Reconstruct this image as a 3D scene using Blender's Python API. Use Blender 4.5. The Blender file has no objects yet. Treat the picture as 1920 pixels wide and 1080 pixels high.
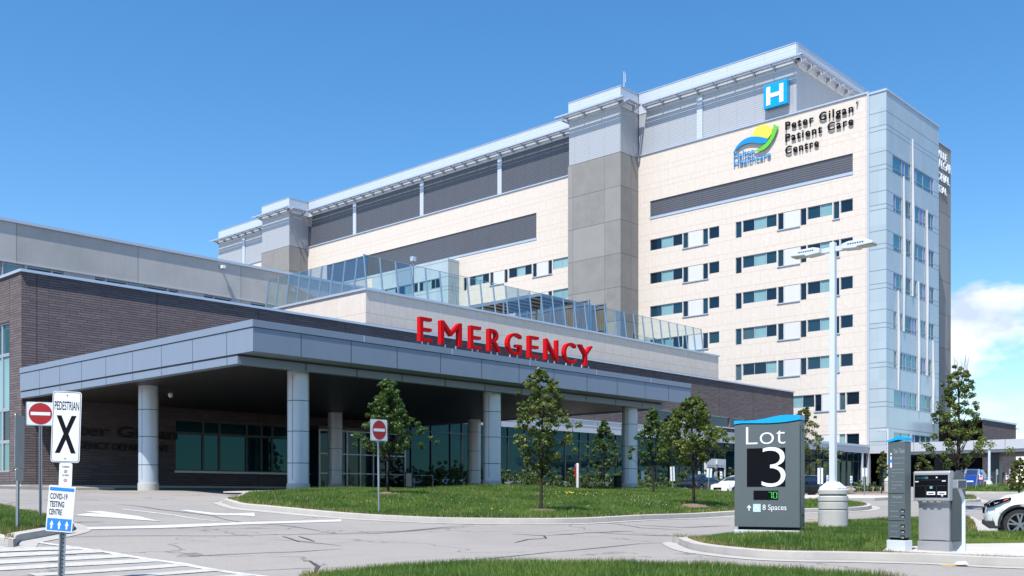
import bpy, bmesh, math, random
import numpy as np
from mathutils import Vector, Matrix, geometry as mgeo
R = math.radians
random.seed(7); rng = np.random.default_rng(7)
S = bpy.context.scene
COL = S.collection

# ------------------------------------------------------------------ camera
# X runs along the canopy front (away, right), Y along the ward facade (away, left), eye at the origin.
F, HZ = 1914.0, 931.0
TH = math.atan(1770 / F)
FW = np.array([math.cos(TH), math.sin(TH), 0.0]); RT = np.array([math.sin(TH), -math.cos(TH), 0.0]); UP = np.array([0, 0, 1.0])
cam = bpy.data.cameras.new('camera'); camo = bpy.data.objects.new('camera', cam); COL.objects.link(camo)
cam.sensor_width = 36; cam.lens = 36 * F / 1920; cam.shift_y = (HZ - 540) / 1920
cam.clip_start = 0.1; cam.clip_end = 9000
camo.rotation_euler = (R(90), 0, TH - R(90))
S.camera = camo

# ------------------------------------------------------------------ world, sun, exposure
SUN = np.array([1.0, 0.28, -1.95]); SUN /= np.linalg.norm(SUN)
EL = math.asin(-SUN[2]); ROT = math.atan2(-SUN[0], -SUN[1])
w = bpy.data.worlds.new('World'); S.world = w; w.use_nodes = True
nt = w.node_tree; N = nt.nodes; L = nt.links
for n in list(N): N.remove(n)
out = N.new('ShaderNodeOutputWorld'); bg = N.new('ShaderNodeBackground'); sky = N.new('ShaderNodeTexSky')
sky.sky_type = 'NISHITA'; sky.sun_disc = False; sky.sun_elevation = EL; sky.sun_rotation = ROT
sky.air_density = 1.0; sky.dust_density = 0.25; sky.ozone_density = 3.2; sky.altitude = 150
bg.inputs['Strength'].default_value = 0.10
L.new(bg.outputs[0], out.inputs[0])
# cumulus low over the right-hand horizon, thin wisps elsewhere (procedural, by sky direction)
tc = N.new('ShaderNodeTexCoord')
def wm(op, a, b=None, c=None, clamp=False):
    n = N.new('ShaderNodeMath'); n.operation = op; n.use_clamp = clamp
    for i, v in enumerate((a, b, c)):
        if v is None: continue
        if isinstance(v, (int, float)): n.inputs[i].default_value = v
        else: L.new(v, n.inputs[i])
    return n.outputs[0]
mp = N.new('ShaderNodeMapping'); mp.inputs['Scale'].default_value = (5.5, 5.5, 11)
mp.inputs['Location'].default_value = (3.1, 0.4, 1.3)
L.new(tc.outputs['Generated'], mp.inputs[0])
nz = N.new('ShaderNodeTexNoise'); nz.inputs['Scale'].default_value = 1.5; nz.inputs['Detail'].default_value = 8; nz.inputs['Roughness'].default_value = 0.55
L.new(mp.outputs[0], nz.inputs['Vector'])
sep = N.new('ShaderNodeSeparateXYZ'); L.new(tc.outputs['Generated'], sep.inputs[0])
dv = N.new('ShaderNodeVectorMath'); dv.operation = 'DOT_PRODUCT'
cd = FW * 0.875 + RT * 0.485; dv.inputs[1].default_value = tuple(cd); L.new(tc.outputs['Generated'], dv.inputs[0])
az = wm('MULTIPLY_ADD', dv.outputs['Value'], 12.0, -10.9, clamp=True)
lo = wm('MULTIPLY_ADD', sep.outputs['Z'], -9.0, 2.35, clamp=True)
lo2 = wm('MULTIPLY_ADD', sep.outputs['Z'], 7.0, 0.22, clamp=True)
cov = wm('MULTIPLY', wm('MULTIPLY', az, lo), lo2)
dens = wm('MULTIPLY_ADD', cov, 0.42, wm('ADD', nz.outputs[0], -0.778))
dens = wm('MULTIPLY', dens, 9.0, clamp=True)
mixc = N.new('ShaderNodeMix'); mixc.data_type = 'RGBA'
hsv = N.new('ShaderNodeHueSaturation'); hsv.inputs['Saturation'].default_value = 1.27; hsv.inputs['Value'].default_value = 1.34; hsv.inputs['Hue'].default_value = 0.498; L.new(sky.outputs[0], hsv.inputs['Color'])
L.new(dens, mixc.inputs[0]); L.new(hsv.outputs[0], mixc.inputs[6])
nz2 = N.new('ShaderNodeTexNoise'); nz2.inputs['Scale'].default_value = 3.5; nz2.inputs['Detail'].default_value = 6
L.new(mp.outputs[0], nz2.inputs['Vector'])
cr = N.new('ShaderNodeValToRGB'); cr.color_ramp.elements[0].position = .35; cr.color_ramp.elements[1].position = .62
cr.color_ramp.elements[0].color = (4.6, 5.5, 7.0, 1); cr.color_ramp.elements[1].color = (7.6, 8.0, 8.6, 1)
L.new(nz2.outputs[0], cr.inputs[0]); L.new(cr.outputs[0], mixc.inputs[7])
L.new(mixc.outputs[2], bg.inputs['Color'])

sl = bpy.data.lights.new('sun', 'SUN'); sl.energy = 5.0; sl.angle = R(0.5); sl.color = (1.0, 0.955, 0.885)
slo = bpy.data.objects.new('sun', sl); COL.objects.link(slo); slo.location = (-60, -20, 120)
slo.rotation_euler = Vector(SUN).to_track_quat('-Z', 'Y').to_euler()
S.view_settings.view_transform = 'Standard'; S.view_settings.look = 'None'; S.view_settings.gamma = 1
S.view_settings.exposure = 0.56
S.cycles.max_bounces = 8; S.cycles.diffuse_bounces = 1; S.cycles.glossy_bounces = 4; S.cycles.transparent_max_bounces = 24
S.cycles.caustics_reflective = False; S.cycles.caustics_refractive = False

# ------------------------------------------------------------------ geometry of the view -> points on real planes
def ray(x, y): return FW + RT * (x - 960) / F + UP * (HZ - y) / F
def onX(x, y, X): r = ray(x, y); return r * (X / r[0])
def onY(x, y, Y): r = ray(x, y); return r * (Y / r[1])
def atD(x, y, D): return ray(x, y) * D
def xX(x, Y): return float(onY(x, 900, Y)[0])
def xY(x, X): return float(onX(x, 900, X)[1])

# ------------------------------------------------------------------ terrain height
CP = np.array([
 (0,0,-1.5),(-30,-30,-1.5),(-60,30,-1.2),(30,-40,-1.2),(80,-60,-.6),(9,3,-1.15),(5.5,12.8,-1.1),(17.7,6.0,-1.06),(24.6,7.3,-1.05),(30,2,-1.1),(40,-5,-.8),
 (16.9,8.8,-1.0),(14,12,-1.0),(8.5,20.5,-.66),(4,22,-.62),(12,17,-.82),(20,11,-1.0),(14.5,21.5,-.68),(19.5,18,-.68),(23,15,-.62),(27,13,-.66),(34,12,-.5),(44,12,-.25),(30,20,-.42),
 (19.5,30,-.22),(22,34,.02),(24.85,34.9,.12),(12,40,.15),(15,50,.4),(5,60,.4),(23.5,44.5,.28),(36,35,.29),(47.8,35,.25),(38,50,.5),(30,54,.5),(48,48,.55),(60,52,.6),(52,40,.27),(40,25,-.12),(50,22,-.04),
 (58.9,24.4,.18),(66,40,.12),(70,33,.05),(62,33,.06),(55,31,.08),(44,30,.02),(75,15,.3),(100,10,.7),(105,48,.95),(113,49,1.1),(90,50,.7),(130,45,1.1),(130,0,.9),(160,20,1.0),(200,100,1.0),(60,90,.9),(0,120,.7),(-100,100,.4),
 (400,200,1.2),(200,-200,.6),(1500,800,.5),(800,1500,.5),(-1500,0,.2),(0,-1500,0)], float)
def G(x, y):
    x = np.asarray(x, float); y = np.asarray(y, float)
    d2 = (x[..., None] - CP[:, 0])**2 + (y[..., None] - CP[:, 1])**2 + 4.0
    ww = d2**-1.7
    return (ww * CP[:, 2]).sum(-1) / ww.sum(-1)
def g1(x, y): return float(G(np.array([x]), np.array([y]))[0])
def gp(px, py, dz=0.0):
    """ground point seen at a pixel"""
    r = ray(px, py); prev = None
    for D in np.concatenate([np.arange(6, 40, .05), np.arange(40, 160, .25)]):
        p = r * D
        if p[2] <= g1(p[0], p[1]) + dz: return p
    return p

# ------------------------------------------------------------------ mesh helpers
ORG = {}
def rootof(o):
    while o.parent: o = o.parent
    return o
class MB:
    def __init__(s): s.v = []; s.f = []; s.m = []
    def add(s, vs, fs, mi=0):
        b = len(s.v); s.v += [tuple(map(float, p)) for p in vs]
        for q in fs: s.f.append([b + i for i in q]); s.m.append(mi)
        return s
    def quad(s, a, b, c, d, mi=0): return s.add([a, b, c, d], [(0, 1, 2, 3)], mi)
    def box(s, x0, x1, y0, y1, z0, z1, mi=0):
        x0, x1 = sorted((x0, x1)); y0, y1 = sorted((y0, y1)); z0, z1 = sorted((z0, z1))
        return s.add([(x0,y0,z0),(x1,y0,z0),(x1,y1,z0),(x0,y1,z0),(x0,y0,z1),(x1,y0,z1),(x1,y1,z1),(x0,y1,z1)],
                     [(0,3,2,1),(4,5,6,7),(0,1,5,4),(1,2,6,5),(2,3,7,6),(3,0,4,7)], mi)
    def obox(s, c, u, v, n, hu, hv, hn, mi=0):
        c, u, v, n = (np.array(q, float) for q in (c, u, v, n)); P = []
        for k in (-1, 1):
            for a, b in ((-1,-1),(1,-1),(1,1),(-1,1)): P.append(c + u*a*hu + v*b*hv + n*k*hn)
        return s.add(P, [(0,3,2,1),(4,5,6,7),(0,1,5,4),(1,2,6,5),(2,3,7,6),(3,0,4,7)], mi)
    def lathe(s, cx, cy, prof, n=28, mi=0):
        b = []
        for r, z in prof:
            for k in range(n):
                a = 2*math.pi*k/n; b.append((cx + r*math.cos(a), cy + r*math.sin(a), z))
        fs = []
        for i in range(len(prof)-1):
            for k in range(n):
                k2 = (k+1) % n; fs.append((i*n+k, i*n+k2, (i+1)*n+k2, (i+1)*n+k))
        fs.append(tuple(range(n))[::-1]); fs.append(tuple((len(prof)-1)*n + k for k in range(n)))
        return s.add(b, fs, mi)
    def tube(s, pts, rad, n=7, mi=0):
        pts = [np.array(p, float) for p in pts]; rad = rad if hasattr(rad, '__len__') else [rad]*len(pts)
        V = []
        for i, p in enumerate(pts):
            t = pts[min(i+1, len(pts)-1)] - pts[max(i-1, 0)]; t /= (np.linalg.norm(t) + 1e-9)
            a = np.cross(t, (0, 0, 1.0)); 
            if np.linalg.norm(a) < .05: a = np.cross(t, (1.0, 0, 0))
            a /= np.linalg.norm(a); b = np.cross(t, a)
            for k in range(n):
                q = 2*math.pi*k/n; V.append(p + rad[i]*(a*math.cos(q) + b*math.sin(q)))
        fs = []
        for i in range(len(pts)-1):
            for k in range(n):
                k2 = (k+1) % n; fs.append((i*n+k, i*n+k2, (i+1)*n+k2, (i+1)*n+k))
        fs.append(tuple(range(n))[::-1]); fs.append(tuple((len(pts)-1)*n + k for k in range(n)))
        return s.add(V, fs, mi)
    def prism(s, poly, o, u, v, n, d, mi=0):
        """polygon (2D, in u/v) extruded by d along n"""
        o, u, v, n = (np.array(q, float) for q in (o, u, v, n)); k = len(poly)
        A = [o + u*a + v*b for a, b in poly]; B = [p + n*d for p in A]
        tri = mgeo.tessellate_polygon([[Vector((a, b, 0)) for a, b in poly]])
        fs = [tuple(t) for t in tri] + [tuple(i + k for i in t[::-1]) for t in tri]
        fs += [(i, (i+1) % k, (i+1) % k + k, i + k) for i in range(k)]
        return s.add(A + B, fs, mi)
    def build(s, name, mats, parent=None, smooth=False, bevel=0, loc=None):
        me = bpy.data.meshes.new(name)
        off = np.zeros(3)
        if parent is not None: off = ORG.get(rootof(parent).name, off)
        V = np.array(s.v, float).reshape(-1, 3) - off
        me.from_pydata(V.tolist(), [], s.f)
        if not isinstance(mats, (list, tuple)): mats = [mats]
        for m in mats: me.materials.append(m)
        if len(mats) > 1: me.polygons.foreach_set('material_index', s.m)
        bm = bmesh.new(); bm.from_mesh(me); bmesh.ops.recalc_face_normals(bm, faces=bm.faces[:])
        if bevel: 
            bmesh.ops.remove_doubles(bm, verts=bm.verts[:], dist=1e-5)
            ed = [e for e in bm.edges if len(e.link_faces) == 2 and e.calc_face_angle(0) > .5]
            bmesh.ops.bevel(bm, geom=ed, offset=bevel, segments=2, affect='EDGES', profile=.6)
        bm.to_mesh(me); bm.free()
        if smooth:
            me.polygons.foreach_set('use_smooth', [True]*len(me.polygons))
            try: me.set_sharp_from_angle(angle=R(38))
            except Exception: pass
        o = bpy.data.objects.new(name, me); COL.objects.link(o)
        if parent is not None: o.parent = parent
        return o
def tag(o, label=None, cat=None, group=None, kind=None):
    if label: o['label'] = label
    if cat: o['category'] = cat
    if group: o['group'] = group
    if kind: o['kind'] = kind
    return o
def thing(name, label, cat, loc=(0,0,0), rz=0.0, group=None, local=False):
    o = bpy.data.objects.new(name, None); COL.objects.link(o); o.empty_display_size = .2
    o.location = tuple(map(float, loc)); o.rotation_euler = (0, 0, rz)
    ORG[o.name] = np.zeros(3) if local else np.array(loc, float)
    return tag(o, label, cat, group)
def rawmesh(name, V, Fq, mat, parent=None):
    """fast mesh from numpy arrays; faces all the same size"""
    V = np.asarray(V, np.float32); Fq = np.asarray(Fq, np.int32); k = Fq.shape[1]
    me = bpy.data.meshes.new(name); me.vertices.add(len(V)); me.vertices.foreach_set('co', V.ravel())
    me.loops.add(Fq.size); me.loops.foreach_set('vertex_index', Fq.ravel())
    me.polygons.add(len(Fq)); me.polygons.foreach_set('loop_start', np.arange(0, Fq.size, k, dtype=np.int32))
    me.polygons.foreach_set('loop_total', np.full(len(Fq), k, np.int32)); me.update(calc_edges=True); me.materials.append(mat)
    o = bpy.data.objects.new(name, me); COL.objects.link(o)
    if parent is not None: o.parent = parent
    return o
def copy_tree(o, parent=None):
    c = o.copy(); COL.objects.link(c)
    if parent is not None: c.parent = parent; c.matrix_parent_inverse = o.matrix_parent_inverse
    for ch in list(o.children): copy_tree(ch, c)
    return c
_tx = {}
def textgeo(body, bold=0.0, depth=0.0, sp=1.0):
    """outline of a line of text as (verts, faces), unit box free"""
    key = (body, bold, depth, sp)
    if key in _tx: return _tx[key]
    cu = bpy.data.curves.new('t', 'FONT'); cu.body = body; cu.size = 1; cu.offset = bold; cu.extrude = .5 if depth else 0.0; cu.resolution_u = 5; cu.space_character = sp
    ob = bpy.data.objects.new('t', cu); COL.objects.link(ob)
    dg = bpy.context.evaluated_depsgraph_get(); dg.update()
    me = bpy.data.meshes.new_from_object(ob.evaluated_get(dg))
    V = np.array([v.co[:] for v in me.vertices]); Fs = [tuple(p.vertices) for p in me.polygons]
    bpy.data.objects.remove(ob); bpy.data.curves.remove(cu); bpy.data.meshes.remove(me)
    _tx[key] = (V, Fs); return V, Fs
def text(mb, body, o, u, v, n, W=None, Hh=None, d=0.0, bold=0.0, mi=0, sp=1.0):
    """text whose box starts at o, W wide along u, Hh high along v, d thick along n"""
    V, Fs = textgeo(body, bold, 1 if d else 0, sp)
    mn = V.min(0); mx = V.max(0); sz = mx - mn
    sy = Hh/sz[1] if Hh else W/sz[0]; sx = W/sz[0] if W else sy
    o, u, v, n = (np.array(q, float) for q in (o, u, v, n))
    P = [o + u*(p[0]-mn[0])*sx + v*(p[1]-mn[1])*sy + (n*(p[2]+.5)*d if d else 0) for p in V]
    return mb.add(P, Fs, mi)

# ------------------------------------------------------------------ materials
class NT:
    def __init__(s, name):
        s.m = bpy.data.materials.new(name); s.m.use_nodes = True; s.t = s.m.node_tree; s.n = s.t.nodes; s.l = s.t.links
        s.b = s.n['Principled BSDF']; s.o = s.n['Material Output']
    def new(s, t, **k):
        n = s.n.new('ShaderNode' + t)
        for a, b in k.items(): setattr(n, a, b)
        return n
    def put(s, sock, v):
        if hasattr(v, 'node'): s.l.new(v, sock)
        elif isinstance(v, (tuple, list)) and len(v) == 3 and sock.type == 'RGBA': sock.default_value = (*v, 1)
        else: sock.default_value = v
    def math(s, op, a, b=None, c=None, clamp=False):
        n = s.new('Math', operation=op, use_clamp=clamp)
        for i, v in enumerate((a, b, c)):
            if v is not None: s.put(n.inputs[i], v)
        return n.outputs[0]
    def mix(s, f, a, b):
        n = s.new('Mix', data_type='RGBA'); s.put(n.inputs[0], f); s.put(n.inputs[6], a); s.put(n.inputs[7], b); return n.outputs[2]
    def pos(s): return s.new('NewGeometry').outputs['Position']
    def xyz(s, v):
        n = s.new('SeparateXYZ'); s.l.new(v, n.inputs[0]); return n.outputs
    def comb(s, x, y, z):
        n = s.new('CombineXYZ')
        for i, v in enumerate((x, y, z)): s.put(n.inputs[i], v)
        return n.outputs[0]
    def noise(s, vec, scale, detail=4, rough=.55, sc=None):
        if sc:
            m = s.new('Mapping'); m.inputs['Scale'].default_value = sc; s.l.new(vec, m.inputs[0]); vec = m.outputs[0]
        n = s.new('TexNoise'); n.inputs['Scale'].default_value = scale; n.inputs['Detail'].default_value = detail; n.inputs['Roughness'].default_value = rough
        s.l.new(vec, n.inputs['Vector']); return n.outputs[0]
    def white(s, vec):
        n = s.new('TexWhiteNoise'); s.l.new(vec, n.inputs['Vector']); return n.outputs['Value']
    def ramp(s, f, p0, p1, c0=(0,0,0), c1=(1,1,1)):
        n = s.new('ValToRGB'); e = n.color_ramp.elements; e[0].position = p0; e[1].position = p1; e[0].color = (*c0, 1); e[1].color = (*c1, 1); s.l.new(f, n.inputs[0]); return n.outputs[0]
    def bump(s, h, st=.3, dist=.02):
        n = s.new('Bump'); n.inputs['Strength'].default_value = st; n.inputs['Distance'].default_value = dist; s.l.new(h, n.inputs['Height']); s.l.new(n.outputs[0], s.b.inputs['Normal'])
    def set(s, col=None, rough=None, metal=None, spec=None, **k):
        if col is not None: s.put(s.b.inputs['Base Color'], col)
        if rough is not None: s.put(s.b.inputs['Roughness'], rough)
        if metal is not None: s.put(s.b.inputs['Metallic'], metal)
        if spec is not None: s.put(s.b.inputs['Specular IOR Level'], spec)
        for a, v in k.items(): s.put(s.b.inputs[a.replace('_', ' ')], v)
        return s.m
    def wallu(s):
        """u along the wall (X on faces looking along Y, Y on faces looking along X), and z"""
        g = s.new('NewGeometry'); p = s.xyz(g.outputs['Position']); nn = s.xyz(g.outputs['True Normal'])
        ax = s.math('GREATER_THAN', s.math('ABSOLUTE', nn[0]), .7)
        u = s.math('ADD', s.math('MULTIPLY', p[1], ax), s.math('MULTIPLY', p[0], s.math('SUBTRACT', 1.0, ax)))
        return u, p[2], g.outputs['Position']
def sc(c, k): return tuple(min(1, x*k) for x in c)
def plain(name, col, rough=.5, metal=0, var=.06, scale=3., spec=.5, bump=0, dirt=0):
    t = NT(name); p = t.pos(); n = t.noise(p, scale, 5)
    c = t.mix(n, sc(col, 1-var), sc(col, 1+var))
    if dirt: c = t.mix(t.math('MULTIPLY', t.ramp(t.noise(p, 1.3, 6, .65, (1.6,1.6,.35)), .45, .75), dirt), c, sc(col, .6))
    if bump: t.bump(t.noise(p, 60, 3), bump, .01)
    return t.set(c, t.math('MULTIPLY_ADD', n, .12, rough-.06), metal, spec)

def m_stone():
    t = NT('limestone'); u, z, p = t.wallu()
    zz = t.math('FLOORED_MODULO', t.math('SUBTRACT', z, 34.44), 4.47)
    lines = None; band = None
    for zt in (0.0, .72, 2.35, 3.02, 4.47):
        d = t.math('LESS_THAN', t.math('ABSOLUTE', t.math('SUBTRACT', zz, zt)), .022)
        lines = d if lines is None else t.math('MAXIMUM', lines, d)
        st = t.math('GREATER_THAN', zz, zt); band = st if band is None else t.math('ADD', band, st)
    uo = t.math('MULTIPLY_ADD', t.math('FLOORED_MODULO', band, 2.0), .67, u)
    vj = t.math('LESS_THAN', t.math('FLOORED_MODULO', uo, 1.34), .03)
    lines = t.math('MAXIMUM', lines, t.math('MULTIPLY', vj, .75))
    cell = t.comb(t.math('FLOOR', t.math('DIVIDE', uo, 1.34)), t.math('ADD', band, t.math('MULTIPLY', t.math('FLOOR', t.math('DIVIDE', t.math('SUBTRACT', z, 34.44), 4.47)), 7.0)), 0.0)
    r = t.white(cell)
    c = t.mix(r, (.675, .607, .537), (.705, .635, .565))
    c = t.mix(t.ramp(t.noise(p, 2.2, 6), .35, .75), sc((.66,.59,.52), .96), c)
    c = t.mix(t.math('MULTIPLY', t.ramp(t.noise(p, 1.0, 6, .7, (2.5,2.5,.25)), .52, .8), .20), c, (.44,.39,.34))
    c = t.mix(t.math('MULTIPLY', lines, .5), c, (.36,.27,.20))
    t.bump(t.math('SUBTRACT', t.noise(p, 9, 4), t.math('MULTIPLY', lines, 1.5)), .12, .02)
    return t.set(c, .82, 0, .25)
def m_conc(name, col, seamz, seamu, u0=0., z0=0.):
    t = NT(name); u, z, p = t.wallu()
    st = t.noise(t.comb(u, t.math('MULTIPLY', z, .02), 0.0), 7, 3, .7)
    st2 = t.noise(t.comb(u, t.math('MULTIPLY', z, .1), 3.0), 1.3, 5, .6)
    bl = t.noise(p, .55, 6, .6)
    cell = t.comb(t.math('FLOOR', t.math('DIVIDE', t.math('SUBTRACT', u, u0), seamu)), t.math('FLOOR', t.math('DIVIDE', t.math('SUBTRACT', z, z0), seamz)), 0.0)
    c = t.mix(st, sc(col, .82), sc(col, 1.12)); c = t.mix(t.math('MULTIPLY', st2, .5), c, sc(col, .8)); c = t.mix(t.ramp(bl, .40, .68), c, sc(col, .78))
    c = t.mix(t.math('MULTIPLY', t.white(cell), .55), c, sc(col, 1.25))
    ln = t.math('MAXIMUM', t.math('LESS_THAN', t.math('FLOORED_MODULO', t.math('SUBTRACT', z, z0), seamz), .09), t.math('LESS_THAN', t.math('FLOORED_MODULO', t.math('SUBTRACT', u, u0), seamu), .055))
    c = t.mix(t.math('MULTIPLY', ln, .75), c, sc(col, .4))
    t.bump(t.math('SUBTRACT', st, ln), .2, .02)
    return t.set(c, .85, 0, .2)
def m_brick():
    t = NT('rock_face_brick'); u, z, p = t.wallu()
    b = t.new('TexBrick', offset=.37, offset_frequency=3, squash=.6, squash_frequency=2)
    t.l.new(t.comb(u, z, 0.0), b.inputs['Vector'])
    b.inputs['Scale'].default_value = 1; b.inputs['Brick Width'].default_value = .95; b.inputs['Row Height'].default_value = .13
    b.inputs['Mortar Size'].default_value = .011; b.inputs['Mortar Smooth'].default_value = .6; b.inputs['Bias'].default_value = 0
    b.inputs['Color1'].default_value = (.155,.132,.138,1); b.inputs["Color2"].default_value = (.082,.069,.075,1); b.inputs['Mortar'].default_value = (.05,.042,.046,1)
    row = t.math('FLOOR', t.math('DIVIDE', z, .13))
    cell = t.comb(t.math('FLOOR', t.math('ADD', t.math('DIVIDE', u, .95), t.math('MULTIPLY', row, .37))), row, 0.0)
    hgt = t.math('ADD', t.white(cell), t.math('MULTIPLY', b.outputs['Fac'], -1.2))
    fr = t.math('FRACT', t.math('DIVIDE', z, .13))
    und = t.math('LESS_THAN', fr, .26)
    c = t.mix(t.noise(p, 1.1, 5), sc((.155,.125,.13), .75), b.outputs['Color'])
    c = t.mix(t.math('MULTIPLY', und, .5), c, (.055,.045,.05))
    pj = t.math('LESS_THAN', t.math('FLOORED_MODULO', t.math('SUBTRACT', u, 22.17), 6.7), .05)
    c = t.mix(t.math('MULTIPLY', pj, .8), c, (.03,.027,.03))
    t.bump(t.math('ADD', hgt, t.math('MULTIPLY', fr, -.8)), .75, .05)
    return t.set(c, .8, 0, .25)
def m_louvre(name, a, bcol, pitch):
    t = NT(name); u, z, p = t.wallu()
    s = t.math('FRACT', t.math('DIVIDE', z, pitch))
    f = t.ramp(s, .25, .6)
    c = t.mix(f, a, bcol); c = t.mix(t.math('MULTIPLY', t.noise(p, .5, 4), .3), c, a)
    ln = t.math('LESS_THAN', t.math('FLOORED_MODULO', u, 2.55), .045)
    c = t.mix(t.math('MULTIPLY', ln, .5), c, sc(a, .6))
    t.bump(s, .5, .06)
    return t.set(c, .5, .25, .4)
def m_ribs():
    t = NT('ribbed_metal'); u, z, p = t.wallu()
    s = t.math('FRACT', t.math('DIVIDE', z, .42)); f = t.ramp(s, .0, .35, (.0,.0,.0), (1,1,1))
    c = t.mix(f, (.50,.545,.61), (.62,.665,.73))
    ln = t.math('LESS_THAN', t.math('FLOORED_MODULO', u, 5.2), .05); c = t.mix(t.math('MULTIPLY', ln, .5), c, (.36,.40,.46))
    t.bump(s, .35, .05)
    return t.set(c, .42, .2, .5)
def m_blueglass():
    t = NT('pale_blue_glass_panel'); u, z, p = t.wallu()
    zz = t.math('FLOORED_MODULO', t.math('SUBTRACT', z, 39.05), 4.47); l = None
    for zt in (0., 2.42, 2.95, 4.47):
        d = t.math('LESS_THAN', t.math('ABSOLUTE', t.math('SUBTRACT', zz, zt)), .05); l = d if l is None else t.math('MAXIMUM', l, d)
    cell = t.comb(t.math('FLOOR', t.math('DIVIDE', u, 1.2)), t.math('FLOOR', t.math('DIVIDE', z, 2.2)), 0.0)
    c = t.mix(t.white(cell), (.37,.44,.475), (.41,.48,.515))
    vl = t.math('LESS_THAN', t.math('FLOORED_MODULO', u, 1.2), .03)
    c = t.mix(t.math('MULTIPLY', vl, .25), c, (.30,.40,.46)); c = t.mix(t.math('MULTIPLY', l, .8), c, (.14,.19,.24))
    return t.set(c, .16, 0, .6)
def m_glass(name, col, rough=.04, tint=None, mixf=.0, spec=.8):
    """window glass seen from outside: dark body with a coated reflection"""
    t = NT(name); p = t.pos()
    c = t.mix(t.noise(p, .6, 3), sc(col, .8), sc(col, 1.2))
    t.set(c, rough, 0, spec, IOR=1.5)
    t.bump(t.noise(p, .45, 2), .04, .05)
    if tint:
        gl = t.new('BsdfGlossy'); gl.inputs['Color'].default_value = (*tint, 1); gl.inputs['Roughness'].default_value = .03
        bn = [n for n in t.n if n.type == 'BUMP'][0]; t.l.new(bn.outputs[0], gl.inputs['Normal'])
        mx = t.new('MixShader'); mx.inputs[0].default_value = mixf; t.l.new(t.b.outputs[0], mx.inputs[1]); t.l.new(gl.outputs[0], mx.inputs[2]); t.l.new(mx.outputs[0], t.o.inputs[0])
    return t.m
def m_clear():
    t = NT('clear_railing_glass'); tr = t.new('BsdfTransparent'); tr.inputs[0].default_value = (.80,.90,.90,1)
    gl = t.new('BsdfGlossy'); gl.inputs['Color'].default_value = (.40,.50,.53,1); gl.inputs['Roughness'].default_value = .03
    fr = t.new('Fresnel'); fr.inputs[0].default_value = 1.5
    mx = t.new('MixShader'); t.l.new(t.math('MULTIPLY', fr.outputs[0], .45, clamp=True), mx.inputs[0]); t.l.new(tr.outputs[0], mx.inputs[1]); t.l.new(gl.outputs[0], mx.inputs[2]); t.l.new(mx.outputs[0], t.o.inputs[0])
    return t.m
def m_asphalt():
    t = NT('aged_asphalt'); p = t.pos()
    n1 = t.noise(p, .25, 6, .6); n2 = t.noise(p, 26, 3, .7); n3 = t.noise(p, 130, 2, .6)
    c = t.mix(n1, (.275,.255,.236), (.345,.320,.297)); c = t.mix(t.ramp(n2, .35, .7), sc((.28,.26,.242), .85), c)
    c = t.mix(t.math('MULTIPLY', t.ramp(n3, .5, .72), .55), c, (.40,.39,.38))
    st = t.ramp(t.noise(p, .8, 6, .7), .58, .72); c = t.mix(t.math('MULTIPLY', st, .3), c, (.15,.145,.14)); pt = t.ramp(t.noise(p, .11, 3, .5), .50, .56); c = t.mix(t.math('MULTIPLY', pt, .26), c, (.19,.185,.18)); tk = t.ramp(t.noise(p, 1.1, 4, .6, (.25,1.6,1)), .52, .72); c = t.mix(t.math('MULTIPLY', tk, .28), c, (.18,.175,.17))
    v = t.new('TexVoronoi', feature='DISTANCE_TO_EDGE'); v.inputs['Scale'].default_value = .16
    wv = t.new('VectorMath', operation='ADD'); t.l.new(p, wv.inputs[0])
    nn = t.new('TexNoise'); nn.inputs['Scale'].default_value = .5; nn.inputs['Detail'].default_value = 5; t.l.new(p, nn.inputs['Vector'])
    scv = t.new('VectorMath', operation='SCALE'); scv.inputs['Scale'].default_value = 3.0; t.l.new(nn.outputs['Color'], scv.inputs[0]); t.l.new(scv.outputs[0], wv.inputs[1])
    t.l.new(wv.outputs[0], v.inputs['Vector'])
    ck = t.math('LESS_THAN', v.outputs['Distance'], .0045)
    c = t.mix(t.math('MULTIPLY', ck, .55), c, (.07,.068,.068))
    t.bump(t.math('ADD', n2, n3), .35, .01)
    return t.set(c, .88, 0, .25)
def m_soil(name, a, b, scale=3):
    t = NT(name); p = t.pos(); n = t.noise(p, scale, 6, .65); n2 = t.noise(p, scale*14, 3)
    c = t.mix(t.ramp(n, .3, .7), a, b); c = t.mix(t.math('MULTIPLY', n2, .4), c, sc(a, .5)); t.bump(n2, .6, .04)
    return t.set(c, .95, 0, .1)
def m_leaf(name, a, b, trans=.25):
    t = NT(name); g = t.new('NewGeometry'); r = g.outputs['Random Per Island']
    c = t.mix(r, a, b); c = t.mix(t.ramp(t.noise(g.outputs['Position'], .9, 3), .35, .65), sc(a, .8), c)
    if 'grass' in name: c = t.mix(t.ramp(t.noise(g.outputs['Position'], .55, 5, .6), .42, .66), c, (min(1,b[0]*1.05), b[1]*.92, b[2]*.9)); c = t.mix(t.math('MULTIPLY', t.ramp(t.noise(g.outputs['Position'], 1.7, 4, .6), .5, .75), .45), c, sc(a, .75))
    t.set(c, .48, 0, .45)
    tl = t.new('BsdfTranslucent'); t.l.new(t.mix(.5, c, (.22,.30,.03)), tl.inputs[0])
    mx = t.new('MixShader'); mx.inputs[0].default_value = trans; t.l.new(t.b.outputs[0], mx.inputs[1]); t.l.new(tl.outputs[0], mx.inputs[2]); t.l.new(mx.outputs[0], t.o.inputs[0])
    return t.m
def m_bark():
    t = NT('bark'); p = t.pos(); n = t.noise(p, 14, 5, .7, (1,1,.25)); t.bump(n, .8, .03)
    return t.set(t.mix(n, (.018,.014,.011), (.065,.052,.042)), .9, 0, .15)
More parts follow.
